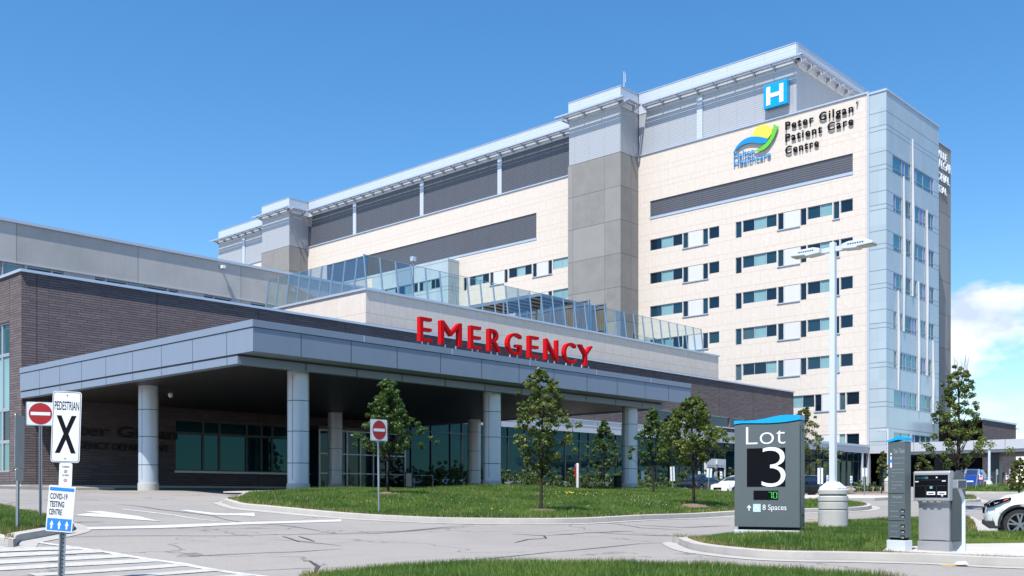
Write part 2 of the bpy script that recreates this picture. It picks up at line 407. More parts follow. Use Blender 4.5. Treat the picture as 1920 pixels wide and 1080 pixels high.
def m_wood():
    t = NT('weathered_plank'); u, z, p = t.wallu()
    b = t.math('FLOOR', t.math('DIVIDE', u, .22)); r = t.white(t.comb(b, 0.0, 0.0))
    n = t.noise(t.comb(t.math('MULTIPLY', u, 6.0), z, r), 1.6, 6, .7)
    c = t.mix(n, (.07,.055,.045), (.33,.27,.21)); c = t.mix(t.math('MULTIPLY', r, .5), c, (.12,.10,.09))
    c = t.mix(t.math('LESS_THAN', t.math('FLOORED_MODULO', u, .22), .025), c, (.02,.017,.015))
    return t.set(c, .9, 0, .15)
def m_emit(name, col, st):
    t = NT(name); t.set((.01,.01,.01), .4); t.put(t.b.inputs['Emission Color'], (*col, 1)); t.b.inputs['Emission Strength'].default_value = st; return t.m
def m_paint(name='worn_road_paint', c0=(.56,.56,.545), k=.7):
    t = NT(name); p = t.pos(); n = t.noise(p, 9, 6, .75); n2 = t.noise(p, 60, 3)
    f = t.ramp(t.math('ADD', n, t.math('MULTIPLY', n2, .45)), .58, .80)
    return t.set(t.mix(t.math('MULTIPLY', f, k), c0, (.36,.35,.335)), .8, 0, .3)
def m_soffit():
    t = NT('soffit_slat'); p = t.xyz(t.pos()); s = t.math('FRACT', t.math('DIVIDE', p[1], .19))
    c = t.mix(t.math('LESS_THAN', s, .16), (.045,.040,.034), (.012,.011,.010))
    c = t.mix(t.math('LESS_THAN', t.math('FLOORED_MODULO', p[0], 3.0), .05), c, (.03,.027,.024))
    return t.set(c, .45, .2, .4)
def m_carpaint(name, col, metal=.2, coat=.8):
    t = NT(name); n = t.noise(t.pos(), 2, 3); return t.set(t.mix(n, sc(col, .94), sc(col, 1.05)), .22, metal, .5, Coat_Weight=coat, Coat_Roughness=.04)

M = dict(
 stone=m_stone(), conc=m_conc('board_formed_concrete', (.49,.48,.465), 40, 8.5, 27.33-17, -20), pier=m_conc('pier_concrete', (.262,.255,.247), 4.47, 5.5, 40, 45.7-44.7),
 slabc=m_conc('slab_concrete', (.26,.26,.26), 4.47, 3.1, 137, 46.5-44.7), brick=m_brick(),
 louv_l=m_louvre('pale_louvre', (.42,.435,.465), (.56,.575,.605), .26), louv_d=m_louvre('dark_louvre', (.075,.08,.10), (.17,.175,.20), .26),
 ribs=m_ribs(), bluep=m_blueglass(), coping=plain('coping_metal', (.50,.56,.66), .35, .3, .05, 2), trim=plain('grey_trim', (.50,.535,.60), .4, .3, .04, 2),
 fascia=plain('fascia_metal', (.205,.255,.335), .45, 0, spec=.25, var=.035, scale=.8, dirt=.12), fasciagap=plain('seam_shadow', (.06,.07,.09), .7), white=plain('white_panel', (.62,.62,.635), .45, 0, .03, 2, dirt=.1),
 band=plain('white_band', (.50,.52,.56), .4, .1, .03, 2), soffit=m_soffit(), colm=plain('column_metal', (.47,.515,.58), .38, .25, .04, 1.2, dirt=.12), base=plain('cast_concrete', (.47,.455,.43), .85, 0, .12, 5, bump=.2, dirt=.25),
 gutter=plain('gutter_concrete', (.37,.355,.33), .9, 0, .14, 1.5, bump=.2, dirt=.3), brickd=plain('dim_lettering', (.032,.028,.030), .8, spec=.1), kerb=plain('kerb_concrete', (.40,.375,.345), .88, 0, .16, 2.5, bump=.3, dirt=.3), walk=plain('sidewalk_concrete', (.46,.43,.39), .9, 0, .10, 1.5, bump=.2, dirt=.2),
 navy=m_glass('dark_window_glass', (.004,.014,.026), tint=(.25,.45,.6), mixf=.04, spec=.4), navy2=m_glass('dim_window_glass', (.010,.040,.058), tint=(.25,.45,.6), mixf=.05, spec=.4), blind=m_glass('half_drawn_blind', (.05,.10,.12), .1, spec=.5), teal2=m_glass('pale_window_blind', (.25,.42,.44), .12, spec=.6), teal=m_glass('teal_window_blind', (.20,.36,.38), .12, spec=.6), tealglass=m_glass('end_window_teal', (.035,.12,.15), .05, (.4,.8,.9), .16), tealdark=m_glass('end_window_dark', (.012,.055,.07), .05, (.4,.8,.9), .08),
 violet=m_glass('violet_pane', (.16,.19,.50), .1), curtain=m_glass('curtain_wall_glass', (.003,.016,.022), .02, (.04,.34,.44), .07, spec=.08), doorglass=m_glass('door_glass', (.01,.018,.024), .03, (.12,.34,.44), .05, spec=.12),
 mull=plain('dark_mullion', (.045,.055,.065), .4, .4), frame=plain('window_frame', (.42,.45,.50), .4, .4, .03), clear=m_clear(), steelb=plain('blue_steel', (.19,.27,.36), .4, .3, .05, 4), fin=plain('white_fin', (.60,.615,.645), .35, 0, .03),
 asphalt=m_asphalt(), paint=m_paint(), paint2=m_paint('faded_road_paint', (.475,.47,.455), .9), yellow=plain('yellow_paint', (.55,.38,.08), .8, 0, .2, 8), tar=plain('tar_seal', (.055,.054,.055), .7, 0, .3, 8), lawn=m_soil('lawn_soil', (.06,.10,.02), (.10,.14,.03)), mulch=m_soil('mulch', (.17,.12,.085), (.29,.22,.16), 9),
 grass=m_leaf('grass_blade', (.062,.145,.022), (.165,.275,.05), .38), drygrass=m_leaf('dry_grass_blade', (.22,.16,.06), (.36,.27,.12), .2), leaf=m_leaf('pear_leaf', (.065,.105,.017), (.23,.26,.055), .34), leaf2=m_leaf('deep_green_leaf', (.034,.085,.016), (.11,.185,.034), .30),
 leaf3=m_leaf('olive_leaf', (.09,.105,.022), (.22,.22,.06), .30), shrub=m_leaf('shrub_leaf', (.035,.075,.018), (.12,.17,.045), .2), petal=plain('yellow_petal', (.75,.55,.02), .7), clover=plain('white_petal', (.75,.75,.70), .7), bark=m_bark(), wood=m_wood(),
 red=plain('red_letter_face', (.56,.004,.008), .6, 0, .06, 3, .1), dred=plain('sign_red', (.40,.012,.016), .4, 0, .05), letterw=plain('white_lettering', (.80,.81,.83), .4), black=plain('black_lettering', (.008,.008,.010), .6, spec=.08), plate=plain('sign_sheet_white', (.74,.76,.79), .35, 0, .04, 4), alu=plain('sign_back_aluminium', (.45,.47,.50), .35, .6, .06, 5),
 galv=plain('galvanised_post', (.30,.335,.36), .45, .6, .15, 30), cyan=plain('cyan_sign', (.0,.34,.70), .35), blue=plain('sign_blue', (.025,.22,.62), .4), logob=plain('logo_blue', (.01,.26,.62), .4), logoy=plain('logo_yellow', (.86,.68,.08), .4), logog=plain('logo_green', (.13,.55,.05), .4), skyb=plain('pictogram_blue', (.45,.68,.80), .4),
 slate=plain('slate_sign_body', (.105,.125,.13), .42, .1, .04, 2, dirt=.1), slated=plain('slate_sign_side', (.045,.06,.07), .4, .1, .05), green=m_emit('led_green', (.06,.80,.10), .75), dark=plain('black_panel', (.006,.007,.009), .6, spec=.05), lamp=plain('lamp_grey_paint', (.62,.65,.69), .4, .1, .03, 3), lens=plain('lamp_lens', (.42,.40,.32), .3, 0, .1, 20), mach=plain('machine_grey', (.33,.335,.355), .42, .15, .05, 4, dirt=.12), machd=plain('machine_dark', (.06,.07,.085), .4, .1),
 carw=m_carpaint('white_car_paint', (.80,.80,.80), 0), carn=m_carpaint('midnight_car_paint', (.008,.010,.016), 0, .25), carb=m_carpaint('blue_car_paint', (.012,.06,.33), .4), cark=m_carpaint('black_car_paint', (.010,.012,.018), .3), carglass=m_glass('car_glass', (.012,.016,.020), .03, (.7,.8,.9), .10), tyre=plain('tyre_rubber', (.018,.018,.019), .8), rim=plain('alloy_rim', (.30,.31,.33), .3, .8), chrome=plain('chrome', (.75,.76,.78), .15, .9), lampglass=plain('headlamp', (.30,.33,.37), .12, .3), orange=plain('amber_marker', (.50,.10,.03), .3), redlamp=plain('tail_lamp', (.45,.01,.015), .25), plastic=plain('black_plastic', (.022,.022,.024), .65),
 paper=plain('crumpled_paper', (.62,.75,.78), .8), binm=plain('bin_black', (.02,.022,.026), .5))

# ------------------------------------------------------------------ ground sheet
def ground():
    a = np.concatenate([[-3000,-1200,-500,-250,-140,-90], np.arange(-60,-10,5), np.arange(-10,72,.75), np.arange(72,140,2.5), [150,170,200,260,340,500,900,1600,3500]])
    b = np.concatenate([[-3000,-1200,-500,-250,-140,-90], np.arange(-60,-10,5), np.arange(-10,64,.75), np.arange(64,140,2.5), [150,170,200,260,340,500,900,1600,3500]])
    XX, YY = np.meshgrid(a, b, indexing='ij'); ZZ = G(XX.ravel(), YY.ravel())
    V = np.stack([XX.ravel(), YY.ravel(), ZZ], 1); n = len(b); i, j = np.meshgrid(np.arange(len(a)-1), np.arange(n-1), indexing='ij'); k = (i*n + j).ravel()
    o = rawmesh('road', V, np.stack([k, k+n, k+n+1, k+1], 1), M['asphalt']); o.data.polygons.foreach_set('use_smooth', [True]*len(o.data.polygons))
    tag(o, kind='structure')
ground()

def smooth(P, n=8, closed=True):
    P = [np.array(p[:2], float) for p in P]; out = []; m = len(P)
    for i in range(m if closed else m-1):
        g = (lambda k: P[k % m]) if closed else (lambda k: P[min(max(k, 0), m-1)])
        p0, p1, p2, p3 = g(i-1), g(i), g(i+1), g(i+2)
        for t in np.arange(n)/n:
            out.append(.5*((2*p1) + (-p0+p2)*t + (2*p0-5*p1+4*p2-p3)*t*t + (-p0+3*p1-3*p2+p3)*t**3))
    if not closed: out.append(P[-1])
    return np.array(out)
def area(P): x, y = P[:,0], P[:,1]; return .5*np.sum(x*np.roll(y,-1)-y*np.roll(x,-1))
def offset(P, d):
    T = np.roll(P,-1,0)-np.roll(P,1,0); T /= np.linalg.norm(T, axis=1)[:,None]+1e-9
    return P + np.stack([-T[:,1], T[:,0]], 1)*d      # ccw -> inwards for d>0
def inside(P, x, y):
    r = np.zeros(len(x), bool); n = len(P)
    for i in range(n):
        a, b = P[i], P[(i+1) % n]
        c = ((a[1] > y) != (b[1] > y)) & (x < (b[0]-a[0])*(y-a[1])/(b[1]-a[1]+1e-12)+a[0]); r ^= c
    return r
def edged(P, x, y):
    d = np.full(len(x), 1e9); q = np.stack([x, y], 1)
    for i in range(len(P)):
        a, b = P[i], P[(i+1) % len(P)]; ab = b-a; t = np.clip(((q-a)@ab)/(ab@ab+1e-12), 0, 1)
        d = np.minimum(d, np.linalg.norm(q-(a+t[:,None]*ab), axis=1))
    return d
LAWNS = {}
def strip(name, A, za, B, zb, mat, closed=True, mb=None):
    n = len(A); V = [(*A[i], za[i]) for i in range(n)] + [(*B[i], zb[i]) for i in range(n)]
    Fs = [(i, (i+1) % n, (i+1) % n + n, i+n) for i in range(n if closed else n-1)]
    return (mb or MB()).add(V, Fs)
def lawn(key, P, mound, step, dens, bw, bh, dry=.03, reach=1.5, kerb=True, clip=None, cut=None):
    if area(P) < 0: P = P[::-1]
    if kerb:
        Q = offset(P, .16); m = MB(); ga = G(P[:,0], P[:,1]); gq = G(Q[:,0], Q[:,1]); O2 = offset(P, -.32); go = G(O2[:,0], O2[:,1]); Pb = offset(P, -.03)
        strip('', P, ga+.135, Q, gq+.15, None, True, m); strip('', Pb, ga-.22, P, ga+.135, None, True, m); strip('', Q, gq+.15, Q, gq-.05, None, True, m)
        tag(m.build('kerb', M['kerb'], smooth=True), kind='structure')
        m = strip('', O2, go+.008, Pb, ga+.016, None); tag(m.build('gutter', M['gutter'], smooth=True), kind='structure')
    else: Q = P
    def zf(x, y):
        d = edged(Q, x, y); s = np.clip(d/reach, 0, 1); s = s*s*(3-2*s)
        r_ = G(x, y) + .13 + mound*s
        return np.where(inside(cut, np.asarray(x), np.asarray(y)), G(x, y)+.09, r_) if cut is not None else r_
    x0, y0 = Q.min(0); x1, y1 = Q.max(0)
    gx, gy = np.meshgrid(np.arange(x0, x1, step), np.arange(y0, y1, step)); gx = gx.ravel(); gy = gy.ravel()
    k = inside(Q, gx, gy); gx, gy = gx[k], gy[k]; k = edged(Q, gx, gy) > step*.4; gx, gy = gx[k], gy[k]
    pts = [Vector(p) for p in Q] + [Vector((a, b)) for a, b in zip(gx, gy)]
    r = mgeo.delaunay_2d_cdt(pts, [(i, (i+1) % len(Q)) for i in range(len(Q))], [], 1, 1e-4)
    xy = np.array([v[:] for v in r[0]]); z = zf(xy[:,0], xy[:,1])
    tri = [f for f in r[2] if len(f) == 3]
    o = rawmesh('lawn', np.c_[xy, z], np.array(tri), M['lawn']); tag(o, kind='structure'); o.data.polygons.foreach_set('use_smooth', [True]*len(o.data.polygons))
    LAWNS[key] = (Q, zf)
    n = int((x1-x0)*(y1-y0)*dens); px = rng.uniform(x0, x1, n); py = rng.uniform(y0, y1, n); k = inside(Q, px, py); px, py = px[k], py[k]
    if clip is not None: k = clip(px, py); px, py = px[k], py[k]
    pat = np.sin(px*1.7+np.sin(py*1.3)*2)*np.sin(py*2.1+np.sin(px*.9)*2)
    pz = zf(px, py); ed = edged(Q, px, py)
    n = len(px); h = bh*rng.uniform(.45, 1.25, n)*(1+.3*pat); a = rng.uniform(0, 2*np.pi, n); lean = rng.uniform(.1, .75, n)*h; la = rng.uniform(0, 2*np.pi, n)
    wv = bw*rng.uniform(.6, 1.3, n)
    dx, dy = np.cos(a)*wv, np.sin(a)*wv
    V = np.empty((n, 3, 3)); V[:,0] = np.c_[px-dx, py-dy, pz-.012]; V[:,1] = np.c_[px+dx, py+dy, pz-.012]; V[:,2] = np.c_[px+np.cos(la)*lean, py+np.sin(la)*lean, pz+h]
    isdry = (rng.random(n) < dry + np.where(ed < .22, .45, 0) + np.where(pat > .72, .12, 0))
    for nm, sel, mt in (('grass', ~isdry, M['grass']), ('dry_grass', isdry, M['drygrass'])):
        v = V[sel].reshape(-1, 3)
        if len(v): tag(rawmesh(nm, v, np.arange(len(v)).reshape(-1, 3), mt), kind='stuff', label='short mown green grass on the kerbed lawns' if nm == 'grass' else 'straw coloured dry grass along the kerb edges', cat='grass')
def lz(key, x, y): Q, zf = LAWNS[key]; return float(zf(np.array([x]), np.array([y]))[0])
def gl(px, py, key):
    """point on a lawn seen at a pixel"""
    r = ray(px, py)
    for D in np.arange(10, 60, .05):
        p = r*D
        if p[2] <= g1(p[0], p[1]) + .5 and p[2] <= lz(key, p[0], p[1]): return p
    return gp(px, py, .15)

# ticket island (sign, lamp, ticket machine)
T = [gp(*q)[:2] for q in ((1271,1019),(1298,1032),(1353,1041),(1453,1050),(1600,1053),(1742,1057),(1920,1065))]
T += [np.array(gp(1920,1065)[:2]) + np.array([.68,-.73])*q for q in (1.5,3,4.5,6,7.5,9)] + [np.array(gp(1920,1065)[:2]) + np.array([.68,-.73])*9 + FW[:2]*5]
T += [atD(1990, 990, 21.6)[:2], atD(1865, 990, 22.0)[:2], atD(1838, 960, 27)[:2], atD(1800, 950, 29)[:2], atD(1660, 960, 27)[:2], atD(1505, 975, 25.2)[:2], atD(1380, 985, 22.8)[:2], atD(1300, 1000, 20.8)[:2]]
T = smooth(T, 6)
padP = [gp(1655,1032.5,.15)[:2], gp(1742,1036.5,.15)[:2], gp(1840,1040.5,.15)[:2], gp(1920,1043.5,.15)[:2], gp(1990,1045,.15)[:2], atD(1990,1000,19.2)[:2], atD(1810,1000,18.9)[:2], gp(1664,1026,.15)[:2]]
padA = np.array(padP); padA = padA if area(padA) > 0 else padA[::-1]
lawn('ticket', T, .13, .3, 1500, .007, .085, clip=lambda x, y: ~inside(padA, x, y), cut=offset(padA, -.35))
# long island in front of the canopy
A = [gp(*q)[:2] for q in ((418,943),(440,951),(500,958),(560,964),(640,971),(740,977),(850,981.5),(1000,983),(1150,979),(1300,972),(1400,966),(1520,962),(1600,959))]
A += [gp(1634,953)[:2], gp(1600,946)[:2], gp(1530,943)[:2], gp(1440,941)[:2], np.array([50.5,29.5]), np.array([52.0,33.0]), np.array([50.5,36.6]), np.array([44,36.6]), np.array([34,36.5]), np.array([27,36.3]), np.array([24.0,36.4]), gp(450,934)[:2]]
A = smooth(A, 6)
lawn('front', A, .09, .8, 520, .012, .10, dry=.035, reach=3.0, clip=lambda x, y: ~((y > 33.9) & (x < 27)))
# left island with the no-entry sign
B = [gp(*q)[:2] for q in ((0,1024),(37,1017),(80,1009),(118,1001),(138,994.5),(132,987),(104,978),(60,968),(0,955))] + [atD(-120,950,26)[:2], atD(-160,1020,20)[:2]]
B = smooth(B, 6)
lawn('left', B, .12, .4, 1300, .008, .10, dry=.04)
# verge at the photographer's feet
Cc = [gp(*q, .11)[:2] for q in ((560,1092),(640,1076),(730,1067),(840,1061.5),(1000,1059),(1200,1060),(1400,1066),(1560,1076),(1700,1092))]
Cc += [np.array([8.6,1.0]), np.array([3.5,3.5])]
Cc = smooth(Cc, 6)
lawn('verge', Cc, .03, .4, 1900, .005, .08, dry=.02, kerb=False, reach=.8)
# far islands beyond the lot road
Fi = smooth([gp(*q)[:2] for q in ((1838,942),(1810,944),(1760,944.5),(1760,937),(1825,936))], 6)
lawn('farisle', Fi, .05, .6, 220, .02, .12, kerb=True)
Fl = smooth([atD(1740,900,61)[:2], atD(1800,900,59)[:2], atD(1940,900,58)[:2], atD(2100,900,60)[:2], atD(2100,900,74)[:2], atD(1900,900,74)[:2], atD(1750,900,72)[:2]], 6)
lawn('farlawn', Fl, .42, 1.2, 90, .03, .14, kerb=True, reach=4)

# paving sheets
def sheet(name, P, dz, mat, side=0, step=1.5):
    """a sheet that follows the ground, dz above it; side>0 makes it a slab of that thickness"""
    P = np.array([p[:2] for p in P], float)
    if area(P) < 0: P = P[::-1]
    D = []
    for i in range(len(P)):
        a, b = P[i], P[(i+1) % len(P)]; n = max(1, int(np.linalg.norm(b-a)/step)); D += [a+(b-a)*t/n for t in range(n)]
    D = np.array(D); x0, y0 = D.min(0); x1, y1 = D.max(0)
    gx, gy = np.meshgrid(np.arange(x0, x1, step), np.arange(y0, y1, step)); gx = gx.ravel(); gy = gy.ravel(); k = inside(D, gx, gy); gx, gy = gx[k], gy[k]
    if len(gx): k = edged(D, gx, gy) > step*.35; gx, gy = gx[k], gy[k]
    r = mgeo.delaunay_2d_cdt([Vector(p) for p in D] + [Vector(p) for p in zip(gx, gy)], [(i, (i+1) % len(D)) for i in range(len(D))], [], 1, 1e-5)
    xy = np.array([v[:] for v in r[0]]); z = G(xy[:,0], xy[:,1]) + dz
    m = MB().add(np.c_[xy, z], [tuple(f) for f in r[2]])
    if side: 
        zz = G(D[:,0], D[:,1]); m = strip('', D, zz+dz, D, zz+dz-side, None, True, m)
    return tag(m.build(name, mat), kind='structure')
sheet('sidewalk', padP, .153, M['walk'], .1, .6)                                     # pad under the ticket machine
sheet('sidewalk', [(22.2,33.6),(27.2,33.9),(27.2,36.3),(22.2,36.3)], .16, M['walk'], .05)      # apron round the second column
sheet('sidewalk', [(14,50.5),(24.6,50.5),(24.6,54.2),(14,54.2)], .14, M['walk'], .2)           # pavement along the brick wall
sheet('sidewalk', [gp(1500,940)[:2], gp(1640,939.5)[:2], gp(1668,938)[:2], gp(1672,934.5)[:2], gp(1600,933.5)[:2], gp(1500,933.5)[:2]], .13, M['walk'], .2)
sheet('sidewalk', [(62,45.2),(103,45.2),(103,46.6),(62,46.6)], .13, M['walk'], .2)
sheet('planting_bed', [(44,50.2),(103,50.2),(103,54.1),(44,54.1)], .06, M['mulch'])
pb = sheet('planting_bed', [gp(1556,930)[:2], gp(1684,925)[:2], gp(1690,919.5)[:2], gp(1556,920)[:2]], .07, M['mulch'])

# ------------------------------------------------------------------ road markings and tar seals
def ribbon(mb, pts, wd, dz):
    """a flat strip that follows the ground through ground points"""
    P = [np.array(p[:2], float) for p in pts]; Q = []
    for a, b in zip(P[:-1], P[1:]):
        n = max(1, int(np.linalg.norm(b-a)/.5)); Q += [a+(b-a)*t/n for t in range(n)]
    Q.append(P[-1]); Q = np.array(Q); T_ = np.gradient(Q, axis=0); T_ /= np.linalg.norm(T_, axis=1)[:,None]+1e-9; Nn = np.stack([-T_[:,1], T_[:,0]], 1)
    wd = np.broadcast_to(np.asarray(wd, float), (len(Q),)) if np.ndim(wd) == 0 else np.interp(np.linspace(0,1,len(Q)), np.linspace(0,1,len(wd)), wd)
    a = Q+Nn*wd[:,None]/2; b = Q-Nn*wd[:,None]/2
    strip('', a, G(a[:,0],a[:,1])+dz, b, G(b[:,0],b[:,1])+dz, None, False, mb)
def mark(name, polys, mat, dz=.011):
    for i, P in enumerate(polys): 
        o = sheet(name, [gp(*q)[:2] for q in P], dz, mat, 0, .8)
mark('road_marking', [[(162,989.2),(455,979.6),(640,974.6),(640,978.6),(460,984.0),(166,993.6)]], M['paint'])
def gpl(*q): return [gp(a, b)[:2] for a, b in q]
mb = MB()
ribbon(mb, gpl((227,955),(330,967),(463,981)), .11, .009); ribbon(mb, gpl((63,1017),(200,1036),(340,1058),(500,1083)), .13, .009)
tag(mb.build('road_marking', M['paint']), kind='structure')
mb = MB()
for a, b, wd in (((-40,1034),(150,1028.5),.36),((-40,1044.5),(192,1034.5),.36),((-40,1057),(235,1043),.36),((-40,1070),(290,1051.5),.38),((60,1080),(345,1060.5),.38),((200,1085),(410,1069.5),.38),((320,1092),(470,1079),.38)):
    ribbon(mb, gpl(a, ((a[0]+b[0])/2, (a[1]+b[1])/2), b), wd, .012)
tag(mb.build('crosswalk_stripes', M['paint2']), kind='structure')
mark('road_marking', [[(137,967),(170,962.5),(196,965),(157,959.5),(190,959),(262,969),(305,978.5),(215,972)], [(335,957.5),(352,957),(405,963),(440,963.5),(477,962.2),(478,969),(440,967),(395,966)]], M['paint'], .012)
mb = MB(); ribbon(mb, gpl((1516,974),(1560,966)), .12, .01); ribbon(mb, gpl((120,920.6),(260,925)), .12, .01)
tag(mb.build('road_marking', M['yellow']), kind='structure')
mb = MB()
for pts, wd in ((((120,1008),(330,1005),(520,1003),(700,1001),(870,988)),.06),(((870,988),(930,985),(860,984)),.05),(((530,1006),(560,1016),(640,1024)),.05),(((215,945),(300,956),(400,968),(470,981),(600,996)),.05),
    (((500,1012),(590,1016),(560,1006)),.05),(((330,1045),(560,1035),(640,1030)),.04),(((965,1018),(990,1012),(1024,1010),(1020,1005),(960,1002)),.06),(((790,1060),(900,1050),(1030,1036),(1200,1020),(1260,1018)),.05),
    (((560,1000),(640,1000),(760,996),(868,986)),.05),(((1090,998),(1200,1004),(1280,1006)),.045),(((1024,1005),(1100,1000),(1190,996)),.045),(((1120,980),(1200,990),(1280,995)),.04),(((1190,985),(1280,990),(1370,986)),.045),(((580,1052),(596,1063),(590,1075)),.09),(((460,1072),(560,1067),(590,1066)),.04),
    (((1505,944),(1600,950),(1700,952)),.05),(((1660,958),(1690,962),(1840,958)),.04)):
    ribbon(mb, gpl(*pts), [wd*.35, wd, wd*.8, wd*1.2, wd*.4], .008)
tag(mb.build('tar_seals', M['tar']), kind='structure')

# ------------------------------------------------------------------ walls with openings
def PT(ax, c, u, z, d=0.0): return (c+d, u, z) if ax == 'X' else (u, c+d, z)
def wall(mb, ax, c, u0, u1, z0, z1, holes=(), dep=.16, mi=0, mr=None):
    us = sorted({u0, u1, *[q for h in holes for q in h[:2] if u0 < q < u1]}); zs = sorted({z0, z1, *[q for h in holes for q in h[2:4] if z0 < q < z1]})
    H = np.zeros((len(us)-1, len(zs)-1), bool)
    for i in range(len(us)-1):
        for j in range(len(zs)-1):
            um, zm = (us[i]+us[i+1])/2, (zs[j]+zs[j+1])/2; H[i,j] = any(h[0] < um < h[1] and h[2] < zm < h[3] for h in holes)
    mr = mi if mr is None else mr
    for i in range(len(us)-1):
        for j in range(len(zs)-1):
            a, b, e, f = us[i], us[i+1], zs[j], zs[j+1]
            if not H[i,j]: mb.quad(PT(ax,c,a,e), PT(ax,c,b,e), PT(ax,c,b,f), PT(ax,c,a,f), mi)
            else:
                if i == 0 or not H[i-1,j]: mb.quad(PT(ax,c,a,e), PT(ax,c,a,e,dep), PT(ax,c,a,f,dep), PT(ax,c,a,f), mr)
                if i == len(us)-2 or not H[i+1,j]: mb.quad(PT(ax,c,b,e), PT(ax,c,b,e,dep), PT(ax,c,b,f,dep), PT(ax,c,b,f), mr)
                if j == 0 or not H[i,j-1]: mb.quad(PT(ax,c,a,e), PT(ax,c,a,e,dep), PT(ax,c,b,e,dep), PT(ax,c,b,e), mr)
                if j == len(zs)-2 or not H[i,j+1]: mb.quad(PT(ax,c,a,f), PT(ax,c,a,f,dep), PT(ax,c,b,f,dep), PT(ax,c,b,f), mr)
def fbox(mb, ax, c, u0, u1, z0, z1, d0, d1, mi=0):
    if ax == 'X': mb.box(c+d0, c+d1, u0, u1, z0, z1, mi)
    else: mb.box(u0, u1, c+d0, c+d1, z0, z1, mi)
def window(par, ax, c, cells, dep=.13, bar=.05, sill=None, frame='frame', tr=None, name='window'):
    """cells: (u0,u1,z0,z1,material) panes of one window; frame and sill are its sub-parts"""
    ms = []; mb = MB(); fr = MB(); W2 = 'X' == ax
    for k, (u0, u1, z0, z1, mt) in enumerate(cells):
        if M[mt] not in ms: ms.append(M[mt])
        e = PT(ax,c,u0,z0,dep); mb.quad(PT(ax,c,u0,z0,dep), PT(ax,c,u1,z0,dep), PT(ax,c,u1,z1,dep), PT(ax,c,u0,z1,dep), ms.index(M[mt]))
        g = .003*k
        fbox(fr,ax,c,u0,u0+bar,z0,z1,dep-.05-g,dep-.004); fbox(fr,ax,c,u1-bar,u1,z0,z1,dep-.052-g,dep-.004)
        fbox(fr,ax,c,u0+bar,u1-bar,z0,z0+bar,dep-.05-g,dep-.004); fbox(fr,ax,c,u0+bar,u1-bar,z1-bar,z1,dep-.05-g,dep-.004)
        if tr: fbox(fr,ax,c,u0+bar,u1-bar,z0+tr-.03,z0+tr+.03,dep-.05-g,dep-.004)
    w_ = mb.build(name, ms, par); fr.build('frame', M[frame], w_)
    if sill:
        s = MB(); fbox(s,ax,c,*sill,-.10,dep-.006); s.build('sill', M['trim'], w_)
    return w_

# ------------------------------------------------------------------ hospital tower
XF, YT = 113.2, 47.17
tw = thing('hospital_tower', 'tall cream stone hospital tower with grey piers and pale blue glass end', 'hospital', (XF, YT, .6))
holes = []; wins = []; panels = []
def opn(u0, u1, z0, z1): holes.append((min(u0,u1), max(u0,u1), z0, z1))
wr_ = random.Random(12)
def vary(m_): r = wr_.random(); return ('navy2' if r < .2 else 'blind' if r < .25 else m_) if m_ == 'navy' else ('teal2' if r < .35 else m_)
def unit(zl, *parts):
    """parts: ('w',[y splits],[mats]) normal panes, ('t',y0,y1,mat) tall pane, joined into one window"""
    cells = []; lo = None
    parts = [(p[0], p[1], [vary(q) for q in p[2]]) if p[0] == 'w' else (p[0], p[1], p[2], vary(p[3])) for p in parts]
    for p in parts:
        if p[0] == 'w':
            ys = p[1]; opn(ys[0], ys[-1], zl-1.45, zl)
            for a, b, m_ in zip(ys[:-1], ys[1:], p[2]): cells.append((b, a, zl-1.45, zl-.02, m_))
        else:
            opn(p[1], p[2], zl-2.0, zl); cells.append((p[2], p[1], zl-2.0, zl-.02, p[3])); lo = (p[2]-.1, p[1]+.1, zl-2.12, zl-2.0)
    wins.append((cells, lo))
def wpan(y0, y1, zl): opn(y1, y0, zl-2.0, zl); panels.append((y1, y0, zl-2.0, zl))
d_, t_ = 'navy', 'teal'
rnd = random.Random(3)
for n in range(4):
    zl = 34.44-4.47*n
    unit(zl, ('w',[79.44,77.6,75.83,74.32],[d_,t_,d_]), ('t',74.21,73.45,d_)); wpan(73.38,71.27,zl); unit(zl, ('t',71.2,70.45,d_), ('w',[70.29,68.8],[d_]))
for n in range(5):
    zl = 34.44-4.47*n
    unit(zl, ('t',66.43,65.59,d_), ('w',[65.42,63.83,62.19,60.78],[d_,d_,t_] if n == 4 else [d_,t_,d_]), ('t',60.6,59.86,d_)); wpan(59.8,57.7,zl)
    unit(zl, ('t',57.64,56.88,d_), ('w',[56.73,55.12,53.62],[d_,t_]), ('t',53.47,52.75, t_ if n == 4 else d_), ('w',[52.6,51.11],[d_]))
zl = 12.08
unit(zl, ('w',[61.2,59.7,57.39,55.87],[d_,t_,'navy']), ('t',55.78,54.97,d_)); wpan(54.9,52.8,zl); unit(zl, ('t',52.73,52.01,d_), ('w',[51.88,50.35],[d_]))
zl = 7.27
unit(zl, ('w',[55.8,54.97],[t_])); wpan(54.9,52.8,zl); unit(zl, ('w',[52.73,52.01],[t_]), ('w',[51.88,50.35],[d_]))
for n in range(2):
    zl = 34.5-4.5*n
    unit(zl, ('t',115.06,114.41,d_), ('w',[113.75,112.46,110.94,109.5],[d_,t_,d_]), ('t',109.27,108.59,d_)); wpan(108.52,106.34,zl)
    unit(zl, ('t',106.26,105.59,d_), ('w',[105.34,103.7,102.1,100.69],[d_,t_,d_]), ('t',100.48,99.75,d_)); wpan(99.7,97.52,zl)
    unit(zl, ('t',97.46,96.74,d_), ('w',[96.54,94.97,93.4,91.8],[t_,t_,t_]))
L1 = (51.11, 79.42, 37.5, 39.63); L2 = (99.77, 150.46, 38.25, 41.95)
opn(*L1); opn(*L2)
mb = MB(); wall(mb, 'X', XF, 49.4, 187.0, .2, 46.02, holes, .16)
